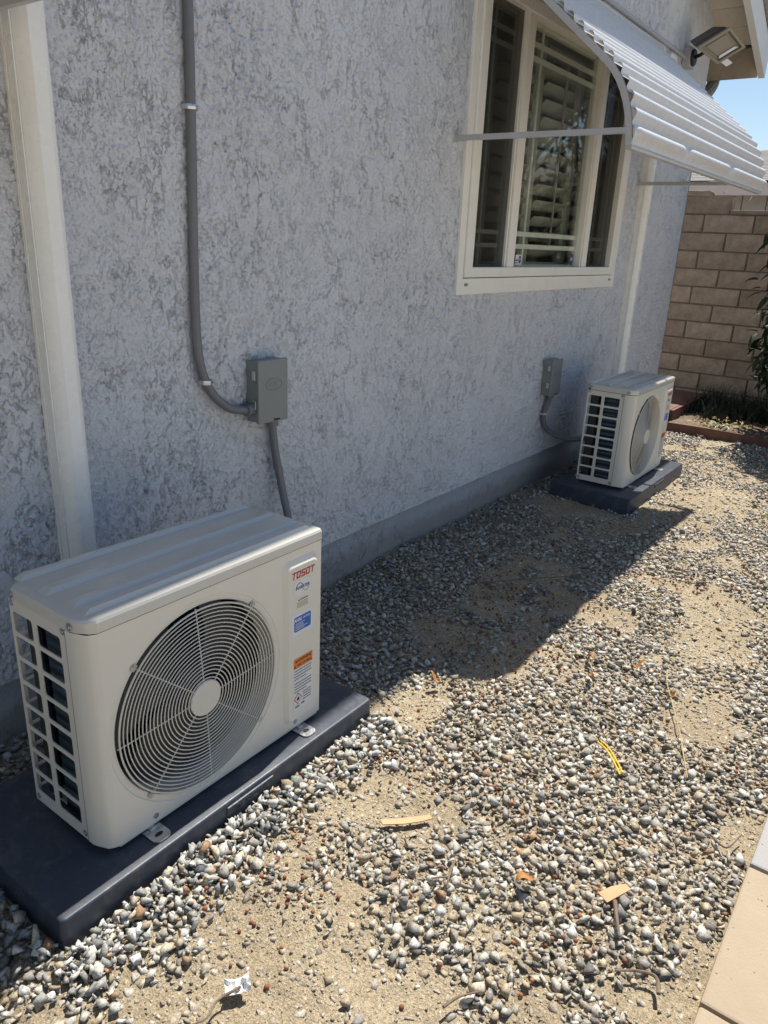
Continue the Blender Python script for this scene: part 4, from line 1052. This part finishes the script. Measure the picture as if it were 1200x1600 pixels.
twig([(.775, 1.06), (.800, 1.045), (.825, 1.05)], .003, 'crooked dark twig on the sand just off the first pad')
twig([(1.60, 1.13), (1.585, 1.16), (1.555, 1.15), (1.52, 1.12)], .0042, 'curved grey twig on stones close to the paver joint')
twig([(1.135, 1.165), (1.15, 1.12), (1.165, 1.09)], .0034, 'straight brown twig near the orange dead leaf')
twig([(1.15, 1.12), (1.125, 1.09)], .0028, 'tiny brown twig beside a straight twig')
twig([(1.40, 1.41), (1.43, 1.385), (1.45, 1.35)], .003, 'small twig on gravel behind the wedge of cardboard')
twig([(1.30, .86), (1.31, .90), (1.335, .93)], .003, 'small grey twig on the open sand near the pavers')
twig([(.47, 2.45), (.62, 2.62), (.74, 2.75)], .003, 'long dark stick on the shaded gravel under the awning')
twig([(1.57, 1.62), (1.61, 1.60), (1.63, 1.66)], .003, 'reddish twig at the edge of the pale grey paver')
def dead_leaf(x, y, L, rot, label, dz=.03):
    b = bmesh.new(); n = 8; rings = []
    for i in range(n + 1):
        u = i / n; wd = L * .26 * math.sin(math.pi * min(1, u * .94 + .05)) ** .8; zc = .012 * math.sin(u * 5 + x * 30) + .010 * u
        rings.append([(-wd, u * L, zc + wd * .7), (0, u * L, zc), (wd, u * L, zc + wd * .55), (wd, u * L, zc + wd * .55 + .0008), (0, u * L, zc + .0008), (-wd, u * L, zc + wd * .7 + .0008)])
    o = obj('dead_leaf', fixn(loft(rings)), 'deadleaf', None, (x, y, gh(x, y) + dz)); o.rotation_euler = (random.uniform(-.2, .2), random.uniform(-.2, .2), rot); return tag(o, label, 'leaf')
dead_leaf(1.275, 1.195, .045, -.6, 'curled orange brown dead leaf in the middle of the gravel')
dead_leaf(1.06, 2.17, .045, .9, 'yellow brown dead leaf on gravel just beyond the awning shadow')
dead_leaf(1.165, 2.25, .04, -1.2, 'orange dead leaf between the straw stalk and the awning shadow')
dead_leaf(1.09, 2.06, .04, .2, 'small tan dead leaf beyond the yellow strap')
dead_leaf(.735, 1.735, .04, 1.8, 'brown dead leaf at the shadow edge by the first pad corner')
dead_leaf(1.33, 2.16, .035, 2.4, 'russet dead leaf lying against the straw stalk')
# crumpled white paper
b = bmesh.new(); bmesh.ops.create_grid(b, x_segments=7, y_segments=5, size=1); rr = random.Random(5)
for v in b.verts: v.co = Vector((v.co.x * .023, v.co.y * .015, .010 + abs(v.co.x) * .010 + rr.uniform(-.006, .008)))
bmesh.ops.solidify(b, geom=b.faces[:], thickness=.0008)
o = obj('paper_scrap', fixn(b), 'paper', None, (.978, .668, gh(.978, .668) + .012)); o.rotation_euler = (.25, -.15, .9); tag(o, 'crumpled white paper scrap on sand among stones', 'scrap')

# ================================================================== PLANTS
def leaf_mesh(L, W_, droop, name='leaf', fold=.25):
    V = []; F = []; n = 6
    for i in range(n + 1):
        u = i / n; wd = W_ * (math.sin(math.pi * u ** .8) ** .9 if 0 < u < 1 else .02); zc = -droop * u * u * L
        V += [(-wd / 2, u * L, zc + wd * fold), (0, u * L, zc), (wd / 2, u * L, zc + wd * fold)]
    for i in range(n):
        a = 3 * i; F += [(a, a + 1, a + 4, a + 3), (a + 1, a + 2, a + 5, a + 4)]
    return np.array(V), np.array(F)
def scatter_leaves(pts, dirs, L, W_, droop, seed, spread=.3):
    r = np.random.default_rng(seed); V0, F0 = leaf_mesh(L, W_, droop); Vs, Fs = [], []; o = 0
    for p, d in zip(pts, dirs):
        d = np.array(d, float) + r.normal(0, spread, 3); d /= np.linalg.norm(d); sd_ = np.cross(d, [0, 0, 1]); nn = np.linalg.norm(sd_); sd_ = sd_ / nn if nn > 1e-4 else np.array([1., 0, 0])
        u_ = np.cross(sd_, d); k_ = r.uniform(.7, 1.25); roll = r.normal(0, .5); s2 = sd_ * math.cos(roll) + u_ * math.sin(roll); u2_ = -sd_ * math.sin(roll) + u_ * math.cos(roll)
        Vs.append(np.array(p) + k_ * (V0[:, :1] * s2 + V0[:, 1:2] * d + V0[:, 2:] * u2_)); Fs.append(F0 + o); o += len(V0)
    return np.concatenate(Vs), np.concatenate(Fs)
tree = thing('leafy_shrub', 'tall dark leafy shrub with drooping pointed leaves in the bed by the block wall', 'shrub', (.95, 6.35, .03))
TO = Vector((.95, 6.35, .03)); rr = random.Random(12)
b = bmesh.new()
stems = []
for (tx, ty, tz) in ((.515, 6.30, 1.56), (.74, 6.22, 1.95), (.84, 6.45, 2.2), (.95, 6.1, 2.3), (1.05, 6.4, 2.4), (1.0, 5.9, 1.8), (1.15, 6.3, 2.1), (.74, 6.05, 1.15), (.70, 6.5, .95), (.9, 5.9, 1.35), (1.2, 5.95, 1.6), (.66, 6.32, .75)):
    tgt = Vector((tx, ty, tz)) - TO; mid = tgt * .5 + Vector((rr.uniform(-.06, .06), rr.uniform(-.06, .06), tgt.z * .08))
    q = spline([(rr.uniform(-.04, .04), rr.uniform(-.04, .04), -.03), mid, tgt], 8); n = len(q); tube(q, [.016 * (1 - .85 * i / n) + .002 for i in range(n)], 6, b); stems.append(q)
obj('stem', fixn(b), 'twig', tree)
pts, dirs, first = [], [], []
for si, q in enumerate(stems):
    for i in range(5, len(q)):
        for k_ in range(7):
            a = rr.uniform(0, 6.283); d = (math.cos(a), math.sin(a), rr.uniform(-.9, -.1)); p = q[i] + Vector((d[0], d[1], 0)) * rr.uniform(.0, .08) + Vector((0, 0, rr.uniform(-.06, .06)))
            (first if si == 0 else pts).append(p[:])
            if si: dirs.append(d)
for q in stems[1:]:
    for k_ in range(60):
        i = rr.randrange(6, len(q)); a = rr.uniform(0, 6.283); off = Vector((math.cos(a), math.sin(a), rr.uniform(-.5, .5))) * rr.uniform(.05, .24); p = q[i] + off
        if p.x + .95 < .58: continue
        pts.append(p[:]); dirs.append((off.x, off.y, -.12))
V, F = scatter_leaves(pts, dirs, .105, .034, .35, 5); obj('crown', np_mesh('crown', V, F, smooth=True), 'leaf', tree)
# the drooping leaves of the stem that stands out against the wall, one by one
V0, F0 = leaf_mesh(.115, .036, .35); lm = np_mesh('leaf', V0, F0, smooth=True); lm.materials.append(M['leaf'])
q0 = stems[0]; nq = len(q0)
for i in range(44):
    f = 1 - (i / 44) * .62; p = q0[min(nq - 1, int(f * (nq - 1)))]
    o = obj('leaf', lm, None, tree, p); a = rr.uniform(-2.2, 2.6) + math.pi; sc_ = rr.uniform(.7, 1.2) * (.7 if i < 4 else 1)
    o.scale = (sc_,) * 3; o.rotation_euler = (rr.uniform(-1.0, -.35), rr.uniform(-.4, .4), a)
# dark strappy ground cover
r = np.random.default_rng(8); n = 5200; px = r.uniform(.12, 2.6, n); py = r.uniform(6.30, 7.18, n); kp = r.random(n) < np.clip((fbm(px, py, 5) - .3) * 5 + (py - 6.4), .12, 1); px, py = px[kp], py[kp]; n = len(px)
ang = r.uniform(0, 6.283, n); L = r.uniform(.10, .26, n); lean = r.uniform(.2, .9, n); wd = .0045; Vs = []; Fs = []
base = np.stack([px, py, np.full(n, .03)], 1); dv = np.stack([np.cos(ang), np.sin(ang), np.zeros(n)], 1); sv = np.stack([-np.sin(ang), np.cos(ang), np.zeros(n)], 1)
rows = []
for i in range(5):
    u = i / 4; c_ = base + dv * (L * lean * u ** 1.6)[:, None] + np.array([0, 0, 1]) * (L * (u - .38 * lean * u * u))[:, None]; w_ = wd * (1 - u * .9)
    rows += [c_ - sv * w_, c_ + sv * w_]
V = np.stack(rows, 1).reshape(-1, 3); f0 = np.array([(0, 1, 3, 2), (2, 3, 5, 4), (4, 5, 7, 6), (6, 7, 9, 8)]); F = (f0[None] + (np.arange(n) * 10)[:, None, None]).reshape(-1, 4)
tag(obj('ground_cover', np_mesh('ground_cover', V, F, smooth=True), 'grassblade'), 'dark strappy ground cover along the foot of the block wall', 'ground cover', kind='stuff')
# leaf litter in front of it
r = np.random.default_rng(9); n = 420; pts = [(a, c_, .055 + gh(a, c_) * 0 + r.uniform(0, .02)) for a, c_ in zip(r.uniform(.25, 2.2, n), r.uniform(5.97, 6.45, n))]
V, F = scatter_leaves(pts, [(math.cos(a), math.sin(a), .1) for a in r.uniform(0, 6.283, n)], .04, .012, .1, 10)
tag(obj('leaf_litter', np_mesh('leaf_litter', V, F), 'straw'), 'dry leaf litter over the soil behind the timber edging', 'leaf litter', kind='stuff')
# small fresh plant with arching leaves
sp2 = thing('small_plant', 'small pale green plant with arching leaves in the bed behind the edging', 'plant', (.52, 6.06, .045))
for i, (a, L_) in enumerate(((2.8, .16), (3.6, .12), (.3, .17), (5.4, .14), (1.2, .10), (4.5, .11))):
    pth = [(math.cos(a) * L_ * u, math.sin(a) * L_ * u, L_ * (1.15 * u - 1.05 * u * u)) for u in np.linspace(0, 1, 8)]; rings = []
    for j, p in enumerate(pth):
        w_ = .011 * math.sin(math.pi * (.12 + .86 * j / 7)); sx_, sy_ = -math.sin(a) * w_, math.cos(a) * w_
        rings.append([(p[0] - sx_, p[1] - sy_, p[2] + .003), (p[0], p[1], p[2]), (p[0] + sx_, p[1] + sy_, p[2] + .003), (p[0], p[1], p[2] + .0015)])
    obj('leaf', fixn(loft(rings)), 'freshleaf', sp2)
# tree far behind the neighbour's roof
ft = thing('distant_tree', 'dark tree top showing over the far shingle roof', 'tree', (.62, 17.5, 0))
obj('trunk', tube([(0, 0, -.05), (.05, 0, 1.2), (0, .05, 2.6)], [.14, .11, .06], 8), 'twig', ft)
r = np.random.default_rng(14); pts = []; dirs = []
for cx_, cy_, cz_, rad in ((0, 0, 2.9, .55), (.5, .2, 2.7, .5), (-.35, .1, 2.75, .4), (.2, -.2, 3.25, .4), (.8, .1, 3.0, .45)):
    for i in range(260):
        v = r.normal(size=3); v /= np.linalg.norm(v); pts.append((cx_ + v[0] * rad * r.uniform(.5, 1.1), cy_ + v[1] * rad, cz_ + v[2] * rad * r.uniform(.5, 1.1))); dirs.append(v)
V, F = scatter_leaves(pts, dirs, .16, .07, .2, 15); obj('crown', np_mesh('crown', V, F), 'leaf', ft)
